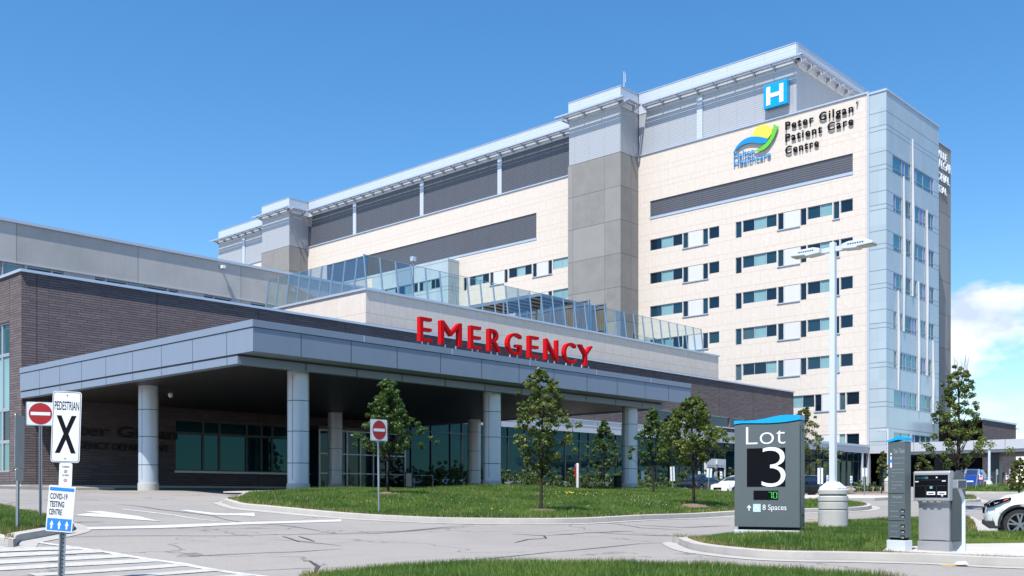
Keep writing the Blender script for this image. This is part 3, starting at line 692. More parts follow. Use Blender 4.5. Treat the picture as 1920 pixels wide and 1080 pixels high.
mb.quad((XF,187.,.2),(141,187.,.2),(141,187.,46.),(XF,187.,46.)); mb.quad((141,51.,.2),(141,187.,.2),(141,187.,46.),(141,51.,46.)); mb.quad((XF+.4,51.,45.5),(141,51.,45.5),(141,187.,45.5),(XF+.4,187.,45.5)); mb.quad((XF+.4,YT+.3,45.5),(129.0,YT+.3,45.5),(129.0,51,45.5),(XF+.4,51,45.5))
mb.build('stone_wall', M['stone'], tw)
for cells, lo in wins: window(tw, 'X', XF, cells, .15, .045, lo)
for u0, u1, z0, z1 in panels:
    mb = MB(); fbox(mb,'X',XF,u0+.02,u1-.02,z0+.02,z1-.02,.03,.15); p_ = mb.build('panel', M['white'], tw)
    s = MB(); fbox(s,'X',XF,u0-.02,u1+.02,z0-.12,z0+.01,-.098,.14); s.build('sill', M['trim'], p_)
for (u0, u1, z0, z1), mt in ((L1, 'louv_d'), (L2, 'louv_d')):
    mb = MB(); mb.quad((XF+.12,u0,z0),(XF+.12,u1,z0),(XF+.12,u1,z1),(XF+.12,u0,z1))
    lv = mb.build('louvre_band', M[mt], tw); s = MB(); fbox(s,'X',XF,u0-.05,u1+.05,z0-.32,z0+.0,-.06,.15); s.build('sill', M['coping'], lv)
# coping and penthouse
mb = MB()
for a, b in ((49.2,81.33),(90.42,156.15),(165.1,187.1)): fbox(mb,'X',XF,a,b,46.02,46.2,-.12,.35)
mb.build('coping', M['coping'], tw)
XP = XF+.1
def clad(u0, u1, c, mt, name='louvre_screen', ax='X'):
    mb = MB(); mb.quad(PT(ax,c,u0,45.9), PT(ax,c,u1,45.9), PT(ax,c,u1,51.72), PT(ax,c,u0,51.72))
    return mb.build(name, M[mt], tw)
def ribs(u0, u1, c, ax='X', z0=51.72, z1=54.52):
    mb = MB(); fbox(mb,ax,c,u0,u1,z0,z1,-.05,.25); o = mb.build('ribbed_parapet', M['ribs'], tw)
    s = MB(); fbox(s,ax,c,u0-.02,u1+.02,z1,z1+.1,-.1,.3); s.build('cap', M['trim'], o)
clad(58.2, 81.3, XP, 'louv_l'); clad(90.4, 156.1, XP, 'louv_d'); clad(165.0, 186.9, XP, 'louv_l'); clad(XP, 136, 58.2, 'louv_l', ax='Y')
ribs(58.2, 81.3, XP); ribs(90.4, 156.1, XP); ribs(165.0, 186.9, XP); ribs(XP+.26, 136, 58.2, 'Y')
mb = MB(); mb.box(XP+.3, 136, 58.5, 186.8, 46, 54.3); mb.build('plant_room', M['louv_l'], tw)
mb = MB(); fbox(mb,'X',XP,186.9,187.1,45.9,54.4,0,3); mb.build('end_wall', M['ribs'], tw)
for u in (71.67, 142.43, 124.88, 107.24, 177.6):
    mb = MB(); fbox(mb,'X',XP,u-.42,u+.42,45.95,51.7,-.16,-.002); mb.build('mullion', M['ribs'], tw)
# piers
for k, (xp, y0, y1) in enumerate(((109.17, 81.35, 90.38), (109.02, 156.17, 165.05))):
    mb = MB(); mb.box(xp, XF-.002, y0, y1, .1, 45.82); pr = mb.build('pier', M['pier'], tw)
    mb = MB(); mb.box(xp+.12, XF+.2, y0+.1, y1-.1, 45.82, 51.85)
    mb.build('louvre_screen', M['louv_l'], pr)
    mb = MB(); mb.box(xp+.05, XF+.3, y0+.03, y1-.03, 51.85, 54.5); mb.build('ribbed_parapet', M['ribs'], pr)
    mb = MB(); mb.box(xp, XF+.3, y0-.02, y1+.02, 54.5, 54.6); mb.build('cap', M['trim'], pr)
# sunshade ledge: three long blades on thin brackets
mb = MB()
def ledge(ax, c, u0, u1, e0, e1):
    """blades along one wall from u0 to u1; e0/e1 = how far the outer blade runs past the ends (mitre)"""
    for a, b, z0, z1 in ((1.08,1.35,52.36,52.56),(.80,.96,52.38,52.5),(.12,.62,52.38,52.46)):
        fbox(mb, ax, c, u0-e0*b, u1+e1*b, z0, z1, -b, -a)
    n = max(1, int((u1-u0)/2.45)); st = (u1-u0)/n
    for k in range(n+1):
        u = u0+.05+k*(st-.1/n); 
        w0 = .05 if ax == 'X' else .22
        P = [PT(ax,c,u-w0,52.375,-1.2), PT(ax,c,u-w0,52.3,-1.2), PT(ax,c,u-w0,51.85,-.02), PT(ax,c,u-w0,52.375,-.02)]; Q = [PT(ax,c,u+w0,52.375,-1.2), PT(ax,c,u+w0,52.3,-1.2), PT(ax,c,u+w0,51.85,-.02), PT(ax,c,u+w0,52.375,-.02)]
        mb.add(P+Q, [(0,1,2,3),(7,6,5,4),(0,4,5,1),(1,5,6,2),(3,7,4,0)])
ledge('X', XP-.05, 58.2, 80.0, 1, 0); ledge('Y', 58.15, XP, 134, 1, 0)
ledge('X', XP-.05, 91.8, 154.8, 0, 0); ledge('X', XP-.05, 166.4, 187, 0, 1)
for xp, y0, y1 in ((109.17,81.35,90.38),(109.02,156.17,165.05)):
    ledge('X', xp+.05, y0, y1, 1, 1); ledge('Y', y0+.03, xp+.06, XP-1.4, 0, 0)
    for a, b in ((1.08,1.35),(.12,.62)): mb.box(xp+.06, XP, y1-.03+a, y1-.03+b, 52.38, 52.5)
mb.build('sunshade_ledge', M['coping'], tw)
# pale blue end block
eh = []; FL = [
 [[(1673.6,1690.3,'T'),(1691.7,1695.8,'V'),(1697.8,1706.9,'T')],[(1712.5,1718,'V'),(1718.6,1731,'T'),(1731,1744.7,'T'),(1745.8,1750,'V')]],
 [[(1675,1679.7,'V'),(1679.7,1690.8,'T')],[(1695.8,1707.5,'D')],[(1712.5,1723.6,'T'),(1724.2,1730.5,'V'),(1730.5,1735.3,'T')],[(1739.7,1745.8,'D'),(1745.8,1750,'T')]],
 [[(1675,1690.8,'T')],[(1696.7,1707.5,'D')],[(1712.5,1721,'T'),(1721,1730.8,'T'),(1730.8,1735,'V')],[(1740,1745.5,'D'),(1745.5,1750.8,'D')]],
 [[(1675,1680.3,'V'),(1680.3,1691.3,'T')],[(1696.7,1707.5,'D')],[(1712.5,1718.7,'T')],[(1723.3,1730.8,'T'),(1730.8,1735.3,'V')],[(1740.3,1745.5,'D'),(1745.5,1750.8,'D')]],
 [[(1675,1680.3,'T')],[(1685,1691.7,'T')],[(1696.7,1708.3,'D'),(1710,1714.5,'V'),(1714.5,1718.7,'T')],[(1723.3,1725,'V'),(1725,1735.3,'T')],[(1740,1745.5,'D'),(1745.5,1750.8,'D')]],
 [[(1675.5,1680.8,'T')],[(1685,1692,'D'),(1692.8,1697.5,'T'),(1699.2,1708.3,'T'),(1710,1718.7,'T')],[(1724.2,1730.8,'D'),(1730.8,1735.3,'V')],[(1740.3,1745.8,'D')],[(1750,1751.7,'V')]],
 [[(1675.8,1692.2,'T'),(1693.3,1698.3,'V'),(1699.2,1708.3,'T'),(1710,1718.7,'T')],[(1723.3,1725,'V'),(1725,1736.7,'T'),(1737,1745.8,'D')],[(1750.3,1751.7,'D')]],
 [[(1676,1690,'T'),(1690,1706,'T')],[(1710.5,1715,'V'),(1716,1726,'T'),(1726,1736,'T'),(1737,1746,'T')]]]
ew = []; mm = {'T':'tealglass','V':'violet','D':'tealdark'}
for k, fl in enumerate(FL):
    zt = 39.0-4.47*k; zb = zt-1.98
    if k == 7: zt, zb = 7.35, 6.0
    for g in fl:
        u0, u1 = xX(g[0][0], YT), xX(g[-1][1], YT); eh.append((u0, u1, zb, zt))
        us = [u0]+[ (xX(a[1], YT)+xX(b[0], YT))/2 for a, b in zip(g[:-1], g[1:])]+[u1]
        ew.append(([(a, b, zb, zt, mm[q[2]]) for a, b, q in zip(us[:-1], us[1:], g)], .48 if k < 7 else .4))
mb = MB(); wall(mb, 'Y', YT, XF-.02, 129.1, 5.85, 45.8, eh, .10); wall(mb, 'X', XF-.02, YT, 49.12, 5.85, 45.8)
mb.quad((129.1,YT,5.85),(129.1,YT+3,5.85),(129.1,YT+3,45.8),(129.1,YT,45.8))
eb = mb.build('glass_end_wall', M['bluep'], tw)
for cells, tr in ew: window(tw, 'Y', YT, cells, .09, .06, None, 'frame', tr)
mb = MB(); mb.box(XF-.1, 129.2, YT-.08, YT+.4, 45.8, 46.05); mb.box(XF-.1, XF+.4, YT+.4, 49.1, 45.8, 46.05); mb.build('coping', M['coping'], tw)
mb = MB(); mb.box(XF-.12, XF+.3, 49.12, 49.4, .6, 46.02); mb.build('corner_trim', M['trim'], tw)
for x, y0, y1 in ((1693.5,331,621.7),(1710,261,555.8),(1737,394,704.5),(1683,545,732),(1721,528,771),(1748,638,795)):
    p = onY(x, y0, YT); q = onY(x, y1, YT); mb = MB()
    mb.add([(p[0]-.09,YT-.02,p[2]),(p[0]+.09,YT-.02,p[2]),(p[0]+.09,YT-.16,p[2]),(p[0]-.09,YT-.16,p[2]),
            (p[0]-.09,YT-.02,(p[2]+q[2])/2),(p[0]+.09,YT-.02,(p[2]+q[2])/2),(p[0]+.09,YT-.30,(p[2]+q[2])/2),(p[0]-.09,YT-.30,(p[2]+q[2])/2),
            (p[0]-.09,YT-.02,q[2]),(p[0]+.09,YT-.02,q[2]),(p[0]+.09,YT-.16,q[2]),(p[0]-.09,YT-.16,q[2])],
           [(0,1,2,3),(8,11,10,9)]+[(a+i, a+(i+1)%4, a+4+(i+1)%4, a+4+i) for a in (0,4) for i in range(4)])
    mb.build('fin', M['fin'], tw)
mb = MB(); mb.box(XF-.06, 129.1, YT-.06, YT+.3, 4.9, 5.83); mb.box(XF-.06, XF+.3, YT+.3, 49.1, 4.9, 5.83); mb.build('base_band', M['band'], tw)
mb = MB(); mb.box(XF+.2, 129.1, YT+.5, YT+.9, .5, 4.9); gw = mb.build('ground_floor_glazing', M['curtain'], tw)
mb = MB()
for x in np.arange(XF+.3, 129, 1.9): mb.box(x-.05, x+.05, YT+.42, YT+.52, .5, 4.9)
mb.build('mullion', M['mull'], gw)
# bay that stands out of the left part of the facade
XB = 110.8; yb0, yb1 = 116.1, 134.7; bh_ = []; bw = []
zl = float(onX(816, 523.5, XB)[2])
grp = [[(312,350,d_),(355,465,t_),(468,500,d_)],[(525,600,d_),(610,665,t_),(665,720,t_),(740,798,d_)],[(820,868,d_),(875,985,t_)],[(990,1035,d_),(1050,1130,d_)]]
for g in grp:
    ys = [xY(680+q[0]/7.714, XB) for q in g]+[xY(680+g[-1][1]/7.714, XB)]; bh_.append((ys[-1], ys[0], zl-1.45, zl)); bw.append([(b, a, zl-1.45, zl-.02, q[2]) for a, b, q in zip(ys[:-1], ys[1:], g)])
mb = MB(); wall(mb, 'X', XB, yb0, yb1, 18, 37.4, bh_, .12); mb.quad((XB,yb0,18),(XF,yb0,18),(XF,yb0,37.4),(XB,yb0,37.4)); mb.quad((XB,yb1,18),(XF,yb1,18),(XF,yb1,37.4),(XB,yb1,37.4)); mb.quad((XB,yb0,37.4),(XF,yb0,37.4),(XF,yb1,37.4),(XB,yb1,37.4))
bay = mb.build('glass_bay', M['bluep'], tw)
for c_ in bw: window(tw, 'X', XB, c_, .1, .05)
# concrete slab wall behind the end block
mb = MB(); mb.box(129.12, 141.2, 50, 51.2, .4, 46.6); mb.build('slab_wall', M['slabc'], tw)
mb = MB(); mb.box(129.1, 141.3, 49.93, 51.3, 46.6, 46.75); mb.build('coping', M['coping'], tw)
# antenna
an = thing('roof_antenna', 'thin white radio antenna with a short side rod on the roof of the right pier', 'antenna', onX(1170, 163, 110.5))
p = onX(1170, 163, 110.5); mb = MB(); mb.tube([(p[0],p[1],54.4),(p[0],p[1],56.9)], .05); mb.tube([(p[0],p[1]-.02,55.3),(p[0],p[1]-.25,55.4),(p[0],p[1]-.25,56.6)], .035); mb.tube([(p[0],p[1]+.2,54.9),(p[0],p[1],55.0)], .06); mb.build('rods', M['white'], an)
# cctv under the coping
cc = thing('security_camera', 'small dark camera box fixed high on the stone wall above the lettering', 'camera', (XF-.1, 50.5, 45.3)); mb = MB(); mb.box(XF-.2, XF-.02, 50.42, 50.62, 45.2, 45.55); mb.build('housing', M['trim'], cc); mb = MB(); mb.box(XF-.32, XF-.2, 50.45, 50.59, 45.15, 45.3); mb.build('lens', M['dark'], cc)

# signs on the tower
hs = thing('hospital_h_sign', 'square cyan sign with a white letter H on the louvred top storey', 'sign', (XF-.5, 60.6, 47.3))
mb = MB(); mb.box(XF-.72, XF-.06, 59.03, 62.16, 47.3, 50.2); mb.build('sign_box', M['cyan'], hs, bevel=.03)
mb = MB(); o_ = (XF-.76, 61.5, 47.75)
for a, b, e, f in ((61.76,61.22,47.62,49.86),(60.02,59.48,47.62,49.86),(61.22,60.02,48.50,48.98)): mb.box(XF-.765, XF-.724, b, a, e, f)
mb.build('letter', M['letterw'], hs)
ns = thing('centre_name_sign', 'black raised three-line lettering on the cream stone below the H sign', 'sign', (XF-.2, 59.65, 41.3))
vY = (0,-1,0); vZ = (0,0,1); nX = (-1,0,0)
def fl(px, py): return onX(px, py, XF-.15)
for s_, x0, x1, yt, yb in (('Peter Gilgan',1472.5,1600,229,244.5),('Patient Care',1472.5,1600,251.5,266.5),('Centre',1472.5,1535,275,290)):
    p = fl(x0, yb); q = fl(x1, yb); tp = fl(x0, yt); hgt = tp[2]-p[2]
    mb = MB(); dsc = .26 if 'g' in s_ else 0.0
    text(mb, s_, (XF-.1, p[1], p[2]-hgt*dsc), vY, vZ, nX, p[1]-q[1], hgt*(1+dsc), .10, .016, 0, 1.22); mb.build('lettering', M['black'], ns)
lg = thing('health_logo_sign', 'raised logo of yellow sun, blue wave and green swoosh over a blue name', 'sign', (XF-.2, 66.7, 41.3))
def outl(pts): return [(-float(fl(1340+a/4, 60+b/4)[1]), float(fl(1340+a/4, 60+b/4)[2])) for a, b in pts]
def curve2(pts, n=6): return [tuple(q) for q in smooth(pts, n, False)]
up_ = curve2([(285,785),(295,745),(320,715),(350,700),(385,698),(415,708),(432,725)],5)
mb = MB(); mb.prism(outl(up_+[(430,760),(400,800),(340,786)]), (XF-.1,0,0), (0,-1,0), (0,0,1), (-1,0,0), .13); mb.build('sun_shape', M['logoy'], lg)
wt = curve2([(143,910),(165,865),(200,825),(245,797),(300,785),(350,790),(405,805)],5); wb = curve2([(385,835),(340,838),(290,833),(240,838),(195,860),(165,885),(143,912)],5)
mb = MB(); mb.prism(outl(wt+[(396,820)]+wb[:-1]), (XF-.12,0,0), (0,-1,0), (0,0,1), (-1,0,0), .16); mb.build('wave_shape', M['logob'], lg)
gt = curve2([(447,692),(442,735),(425,785),(395,830),(355,865),(320,884),(302,888)],5); gb = curve2([(310,895),(345,896),(385,876),(420,838),(450,790),(468,745),(478,712)],5)
mb = MB(); mb.prism(outl(gt+gb), (XF-.14,0,0), (0,-1,0), (0,0,1), (-1,0,0), .18); mb.build('swoosh_shape', M['logog'], lg)
for s_, x0, x1, yb in (('Halton',1376,1414.5,299.5),('Healthcare',1376,1445,313)):
    p = fl(x0, yb); q = fl(x1, yb); tp = fl(x0, yb-13.2); mb = MB(); text(mb, s_, (XF-.1,p[1],p[2]), vY, vZ, nX, p[1]-q[1], tp[2]-p[2], .09, .0); mb.build('lettering', M['logob'], lg)
os_ = thing('memorial_name_sign', 'white raised hospital name on the grey slab, partly hidden by the blue end', 'sign', (137, 49.9, 40))
for s_, x0, x1, yt, yb in (('OAKVILLE',0,1775.5,287.5,301),('TRAFALGAR',0,1783.5,308,325),('MEMORIAL',0,1780.5,331,346),('HOSPITAL',0,1775.5,352,364.5)):
    b = onY(x1, yb+3, 49.9); tp = onY(x1, yt+3, 49.9); wd = {'OAKVILLE':6.6,'TRAFALGAR':7.9,'MEMORIAL':7.5,'HOSPITAL':6.6}[s_]
    mb = MB(); text(mb, s_, (b[0]-wd, 49.97, b[2]), (1,0,0), vZ, (0,-1,0), wd, tp[2]-b[2], .12, .012); mb.build('lettering', M['letterw'], os_)

# ------------------------------------------------------------------ brick emergency wing
YB, XL = 54.19, 21.42
bk = thing('brick_building', 'long low purple brown brick wing behind the emergency canopy', 'building', (XL, YB, .4))
bh_ = [(30.03,46.2,1.5,4.45), (46.9,104.2,.95,6.45)]
up = []
for a, b, mt in ((1226,1262,'navy'),(1265,1274.5,'navy'),(1275.5,1300,'panel'),(1303,1331,'navy'),(1334,1369,'navy'),(1371.5,1400,'navy')):
    u0, u1 = xX(a, YB), xX(b, YB); up.append((u0, u1, mt)); bh_.append((u0, u1, 7.0, 8.08))
mb = MB(); wall(mb, 'Y', YB, XL, 104.8, .1, 11.58, bh_, .2)
wy0 = xY(17.5, XL); wx = (wy0, 60.5, 1.3, 9.2); wall(mb, 'X', XL, YB, 76, .1, 11.58, [wx], .2)
mb.quad((104.8,YB,.1),(104.8,62,.1),(104.8,62,11.6),(104.8,YB,11.6)); mb.quad((XL,YB,11.5),(104.8,YB,11.5),(104.8,76,11.5),(XL,76,11.5))
mb.build('brick_wall', M['brick'], bk)
mb = MB(); mb.box(XL-.09, 104.9, YB-.1, YB+.3, 11.58, 11.72); mb.box(XL-.09, XL+.3, YB+.3, 76, 11.58, 11.72); mb.build('coping', M['coping'], bk)
mb = MB(); mb.box(XL-.03, 46.2, YB-.03, YB+.1, .1, .62); mb.box(XL-.03, XL+.1, YB+.1, 76, .1, .62); mb.build('plinth', M['base'], bk)
for u0, u1, mt in up:
    if mt == 'panel': mb = MB(); mb.box(u0, u1, YB+.03, YB+.15, 7.0, 8.08); mb.build('panel', M['white'], bk)
    else: window(bk, 'Y', YB, [(u0, u1, 7.0, 8.06, mt)], .14, .06, (u0-.05, u1+.05, 6.9, 7.0))
cells = []
for k, (a, b) in enumerate(((1.3,2.9),(2.9,4.6),(4.6,7.5),(7.5,9.2))):
    for c, e in ((wy0,56.9),(56.9,60.5)): cells.append((c, e, a, b, 'navy' if k in (0,1) and c < 56 and k == 1 else ('teal' if k == 2 else 'tealglass')))
window(bk, 'X', XL, cells, .15, .08)
xs = [30.03] + [xX(q, YB) for q in (382.5,413.4,464,492,512)] + [39.6,41.0,43.4,46.2]
cells = [(a, b, 1.5, 3.69, 'curtain') for a, b in zip(xs[:-1], xs[1:])] + [(a, b, 3.69, 4.45, 'curtain') for a, b in zip(xs[:-1], xs[1:])]
window(bk, 'Y', YB, cells, .15, .07, (29.95, 46.25, 1.38, 1.5), 'mull')
# curtain wall with white band above
cw = MB(); cw.quad((46.9,YB+.15,.95),(104.2,YB+.15,.95),(104.2,YB+.15,5.42),(46.9,YB+.15,5.42)); cwo = cw.build('curtain_wall', M['curtain'], bk)
mb = MB(); x = 47.0; k = 0
while x < 104: mb.box(x-.04, x+.04, YB+.06, YB+.148, 1.3, 5.4); x += 1.92 if k % 3 else 1.2; k += 1
mb.box(46.9, 104.2, YB+.07, YB+.147, 4.62, 4.70); mb.build('mullion', M['mull'], cwo)
mb = MB(); mb.box(46.9, 104.2, YB-.02, YB+.146, .95, 1.27); mb.build('sill', M['trim'], cwo)
mb = MB(); mb.box(50.5, 104.2, YB-.03, YB+.13, 5.42, 5.92); mb.box(50.5, 104.2, YB-.05, YB+.13, 5.95, 6.43); mb.box(50.5, 104.2, YB-.1, YB+.13, 6.43, 6.5)
bd = mb.build('white_band', M['band'], bk)
mb = MB()
for x in np.arange(52.4, 104, 3.4): mb.box(x-.02, x+.02, YB-.053, YB-.03, 5.42, 6.42)
mb.build('seam', M['fasciagap'], bd)
# double door in the curtain wall
u0, u1 = xX(1322.5, YB), xX(1359, YB); zd = .75
mb = MB()
for a, b in ((u0, u0+.22), (u1-.22, u1), ((u0+u1)/2-.2, (u0+u1)/2+.2)): mb.box(a, b, YB-.12, YB+.14, zd, 3.1)
mb.box(u0+.22, (u0+u1)/2-.2, YB-.11, YB+.14, 2.9, 3.1); mb.box((u0+u1)/2+.2, u1-.22, YB-.11, YB+.14, 2.9, 3.1); mb.box(u0, u1, YB-.125, YB+.14, 3.1, 3.75)
dr = mb.build('door', M['white'], bk); mb = MB(); mb.quad((u0+.2,YB-.03,zd),(u1-.2,YB-.03,zd),(u1-.2,YB-.03,2.9),(u0+.2,YB-.03,2.9)); mb.build('pane', M['doorglass'], dr)
mb = MB(); mb.box((u0+u1)/2-.1, (u0+u1)/2+.15, YB-.3, YB-.13, 3.2, 3.6); mb.build('wall_light', M['white'], dr)
# glazed emergency entrance under the canopy
en = MB(); ex0, ex1, ey = 39.4, 46.6, 53.2
en.quad((ex0,ey,.45),(ex1,ey,.45),(ex1,ey,4.3),(ex0,ey,4.3)); en.quad((ex0,ey,.45),(ex0,YB,.45),(ex0,YB,4.3),(ex0,ey,4.3)); en.quad((ex1,ey,.45),(ex1,YB,.45),(ex1,YB,4.3),(ex1,ey,4.3))
ent = en.build('entrance_glazing', M['doorglass'], bk); mb = MB()
for x in (ex0, 40.5, 41.6, 42.7, 43.8, 45.0, ex1): mb.box(x-.05, x+.05, ey-.1, ey-.004, .45, 4.3)
for z in (.55, 1.5, 2.75, 4.25): mb.box(ex0, ex1, ey-.085, ey-.006, z-.04, z+.04)
mb.build('entrance_frame', M['frame'], ent); mb = MB(); mb.box(ex0-.1, ex1+.1, ey-.15, YB-.04, 4.3, 4.5); mb.build('entrance_roof', M['mull'], ent)
# raised dark lettering on the shaded brick
dl = thing('entrance_name_sign', 'black two-line lettering on the dark brick under the canopy', 'sign', (23.6, YB-.1, 2.5))
for s_, z, hgt, x0, W_ in (('Peter Gilgan', 3.25, .62, 22.9, 7.2), ('EMERGENCY DEPARTMENT', 2.55, .38, 23.0, 6.6)):
    mb = MB(); text(mb, s_, (x0, YB-.03, z-(.15 if 'g' in s_ else 0)), (1,0,0), vZ, (0,-1,0), W_, hgt+(.15 if 'g' in s_ else 0), .08, .012); mb.build('lettering', M['brickd'], dl)

# ------------------------------------------------------------------ canopy
CX0, CX1, CY0, CZ0, CZ1 = 21.35, 50.95, 32.88, 5.42, 6.6
cn = thing('emergency_canopy', 'wide blue grey metal canopy on round columns over the ambulance drive', 'canopy', (36, 44, .3))
mb = MB(); mb.box(CX0, CX1, CY0, YB-.02, CZ0, CZ1-.30); mb.build('fascia', M['fascia'], cn)
mb = MB(); mb.box(CX0-.03, CX1+.03, CY0-.03, YB-.02, CZ1-.27, CZ1); mb.build('cap', M['fascia'], cn)
mb = MB(); mb.box(CX0+.02, CX1-.02, CY0+.02, YB-.03, CZ1-.305, CZ1-.26)
for x in (23.51,25.95,28.4,30.91,33.49,36.05,38.62,41.24,43.82,46.38,48.67): mb.box(x-.016, x+.016, CY0-.004, CY0+.03, CZ0, CZ1-.30)
for y in (51.8,49.47,47.13,44.68,42.18,39.68,37.19,34.67): mb.box(CX0-.004, CX0+.03, y-.016, y+.016, CZ0, CZ1-.30)
for y in (51.8,49.47,47.13,44.68,42.18,39.68,37.19,34.67): mb.box(CX0+.006, CX0+.04, y-.012, y+.012, 5.06, 5.33)
mb.build('seam', M['fasciagap'], cn)
mb = MB()
for x in (26.6,31.6,36.8,42.0,46.9): mb.box(x-.02, x+.02, CY0-.034, CY0-.028, CZ1-.27, CZ1)
mb.build('cap_joint', M['trim'], cn)
mb = MB(); mb.box(CX0+.015, CX0+.4, 33.94, YB-.03, 5.05, 5.34); mb.box(CX0+.4, 49.7, 33.94, 34.3, 5.05, 5.34); mb.box(49.3, 49.7, 34.3, YB-.03, 5.05, 5.34); mb.build('lower_beam', M['fascia'], cn)
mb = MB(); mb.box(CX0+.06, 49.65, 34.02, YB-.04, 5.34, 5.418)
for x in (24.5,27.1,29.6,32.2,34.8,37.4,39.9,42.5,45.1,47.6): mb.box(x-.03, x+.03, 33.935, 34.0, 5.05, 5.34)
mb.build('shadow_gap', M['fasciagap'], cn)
mb = MB(); mb.box(CX0+.4, 49.3, 34.3, YB-.03, 5.12, 5.2); mb.build('soffit', M['soffit'], cn)
for x, y, zb in ((24.85,34.95,.1),(36.34,34.95,.35),(47.78,34.95,.33),(23.35,44.6,.2),(38.55,50.4,.35),(48.09,47.9,.45)):
    r = .445; mb = MB(); mb.lathe(x, y, [(r,zb),(r,5.12)], 36); co = mb.build('column', M['colm'], cn, smooth=True)
    mb = MB(); z0 = g1(x, y)-.2; mb.lathe(x, y, [(r+.03,z0),(r+.03,zb+.42),(r+.005,zb+.43)], 36); mb.build('column_base', M['base'], co, smooth=True)
    mb = MB()
    for z in (1.55, 2.85, 4.1): mb.lathe(x, y, [(r+.003,z+zb-.3),(r+.003,z+zb-.27)], 36)
    for a in (3.55, 5.35): mb.obox((x+math.cos(a)*(r+.001), y+math.sin(a)*(r+.001), 2.8+zb/2), (-math.sin(a),math.cos(a),0), (0,0,1), (math.cos(a),math.sin(a),0), .008, 2.2-zb/2, .003)
    mb.build('seam', M['fasciagap'], co)
cam2 = thing('dome_camera', 'small round white camera hanging under the dark canopy soffit', 'camera', atD(320, 740, 50.8)); p = atD(320, 740, 50.8); mb = MB(); mb.lathe(p[0], p[1], [(.05,p[2]-.15),(.12,p[2]-.05),(.12,p[2]+.1)], 14); mb.build('dome', M['letterw'], cam2); mb = MB(); mb.tube([(p[0],p[1],p[2]+.1),(p[0],p[1],5.12)], .03); mb.build('stem', M['white'], cam2)
# EMERGENCY letters
es = thing('emergency_sign', 'large red EMERGENCY letters standing on the front edge of the canopy', 'sign', (35.5, CY0, CZ1))
for ch, x0, x1 in (('E',787.9,810.5),('M',826.8,866.3),('E',882.5,902.8),('R',917,940.5),('G',951.5,978.8),('E',992.5,1010.8),('N',1023.7,1047.2),('C',1057.8,1080.6),('Y',1086.5,1112)):
    a, b = xX(x0, CY0+.05), xX(x1, CY0+.05); mb = MB(); text(mb, ch, (a, CY0+.26, 6.75), (1,0,0), vZ, (0,-1,0), b-a, 1.05, .22, 0.0); lt = mb.build('letter', M['red'], es)
    mb = MB()
    for q in (.25, .75): mb.box(a+(b-a)*q-.02, a+(b-a)*q+.02, CY0+.1, CY0+.16, CZ1, 6.76)
    mb.build('stud', M['trim'], lt)

# ------------------------------------------------------------------ stone terrace block above the brick
YS, SX0, SX1, SY1, SZ = 55.69, 45.24, 91.5, 69.5, 14.47
st = thing('stone_building', 'cream stone upper block with a roof terrace, behind the red letters', 'building', (SX0, YS, 11))
mb = MB(); wall(mb, 'Y', YS, SX0, SX1, 11, SZ-.1); wall(mb, 'X', SX0, YS, SY1, 11, SZ-.1); mb.quad((SX1,YS,11),(SX1,SY1,11),(SX1,SY1,SZ-.1),(SX1,YS,SZ-.1)); mb.quad((SX0,YS,13.6),(SX1,YS,13.6),(SX1,SY1,13.6),(SX0,SY1,13.6))
mb.build('stone_wall', M['stone'], st)
mb = MB(); mb.box(SX0-.09, SX1+.09, YS-.10, YS+.35, SZ-.1, SZ+.06); mb.box(SX0-.09, SX0+.35, YS+.35, SY1, SZ-.1, SZ+.06); mb.build('coping', M['coping'], st)
gr = thing('terrace_railing', 'tall clear glass railing with leaning blue steel posts round the roof terrace', 'railing', (SX0, YS, SZ))
def rpost(x0, y0, x1, y1): mb = MB(); n = np.array([x1-x0, y1-y0, 2.45]); mb.tube([(x0,y0,SZ+.04),(x1,y1,SZ+2.5)], .065, 6); mb.build('post', M['steelb'], gr)
def rpane(a, b, c, d): mb = MB(); mb.add([a,b,c,d], [(0,1,2,3)]); mb.build('glass_pane', M['clear'], gr)
px_ = list(np.arange(SX0+.2, 89.3, 1.449)); iy = YS+.15
for k, x in enumerate(px_):
    lx = .0 if k == 0 else 0; rpost(x, iy, x, iy+.32)
    if k+1 < len(px_): rpane((x+.05,iy+.01,SZ+.12),(px_[k+1]-.05,iy+.01,SZ+.12),(px_[k+1]-.05,iy+.32,SZ+2.45),(x+.05,iy+.32,SZ+2.45))
py_ = list(np.arange(iy, 68.8, 1.37))
for k, y in enumerate(py_):
    if k: rpost(SX0+.15, y, SX0+.47, y)
    if k+1 < len(py_): rpane((SX0+.16,y+.05,SZ+.12),(SX0+.16,py_[k+1]-.05,SZ+.12),(SX0+.47,py_[k+1]-.05,SZ+2.45),(SX0+.47,y+.05,SZ+2.45))
mb = MB(); mb.tube([(SX0+.2,iy+.33,SZ+2.48),(px_[-1],iy+.33,SZ+2.48)], .022, 5); mb.tube([(SX0+.47,iy+.33,SZ+2.48),(SX0+.47,py_[-1],SZ+2.48)], .022, 5); mb.build('top_rail', M['steelb'], gr)
# inner lower glass screen at the right end of the terrace
ir = thing('inner_glass_screen', 'low inner glass screen with dark posts near the right end of the terrace', 'screen', (84, 58.5, 13.7))
for x in np.arange(80.5, 91, 1.75):
    mb = MB(); mb.tube([(x,58.4,13.7),(x,58.4,15.75)], .05, 6); mb.build('post', M['mull'], ir)
    if x < 89: mb = MB(); mb.quad((x+.05,58.4,13.75),(x+1.7,58.4,13.75),(x+1.7,58.4,15.7),(x+.05,58.4,15.7)); mb.build('glass_pane', M['clear'], ir)
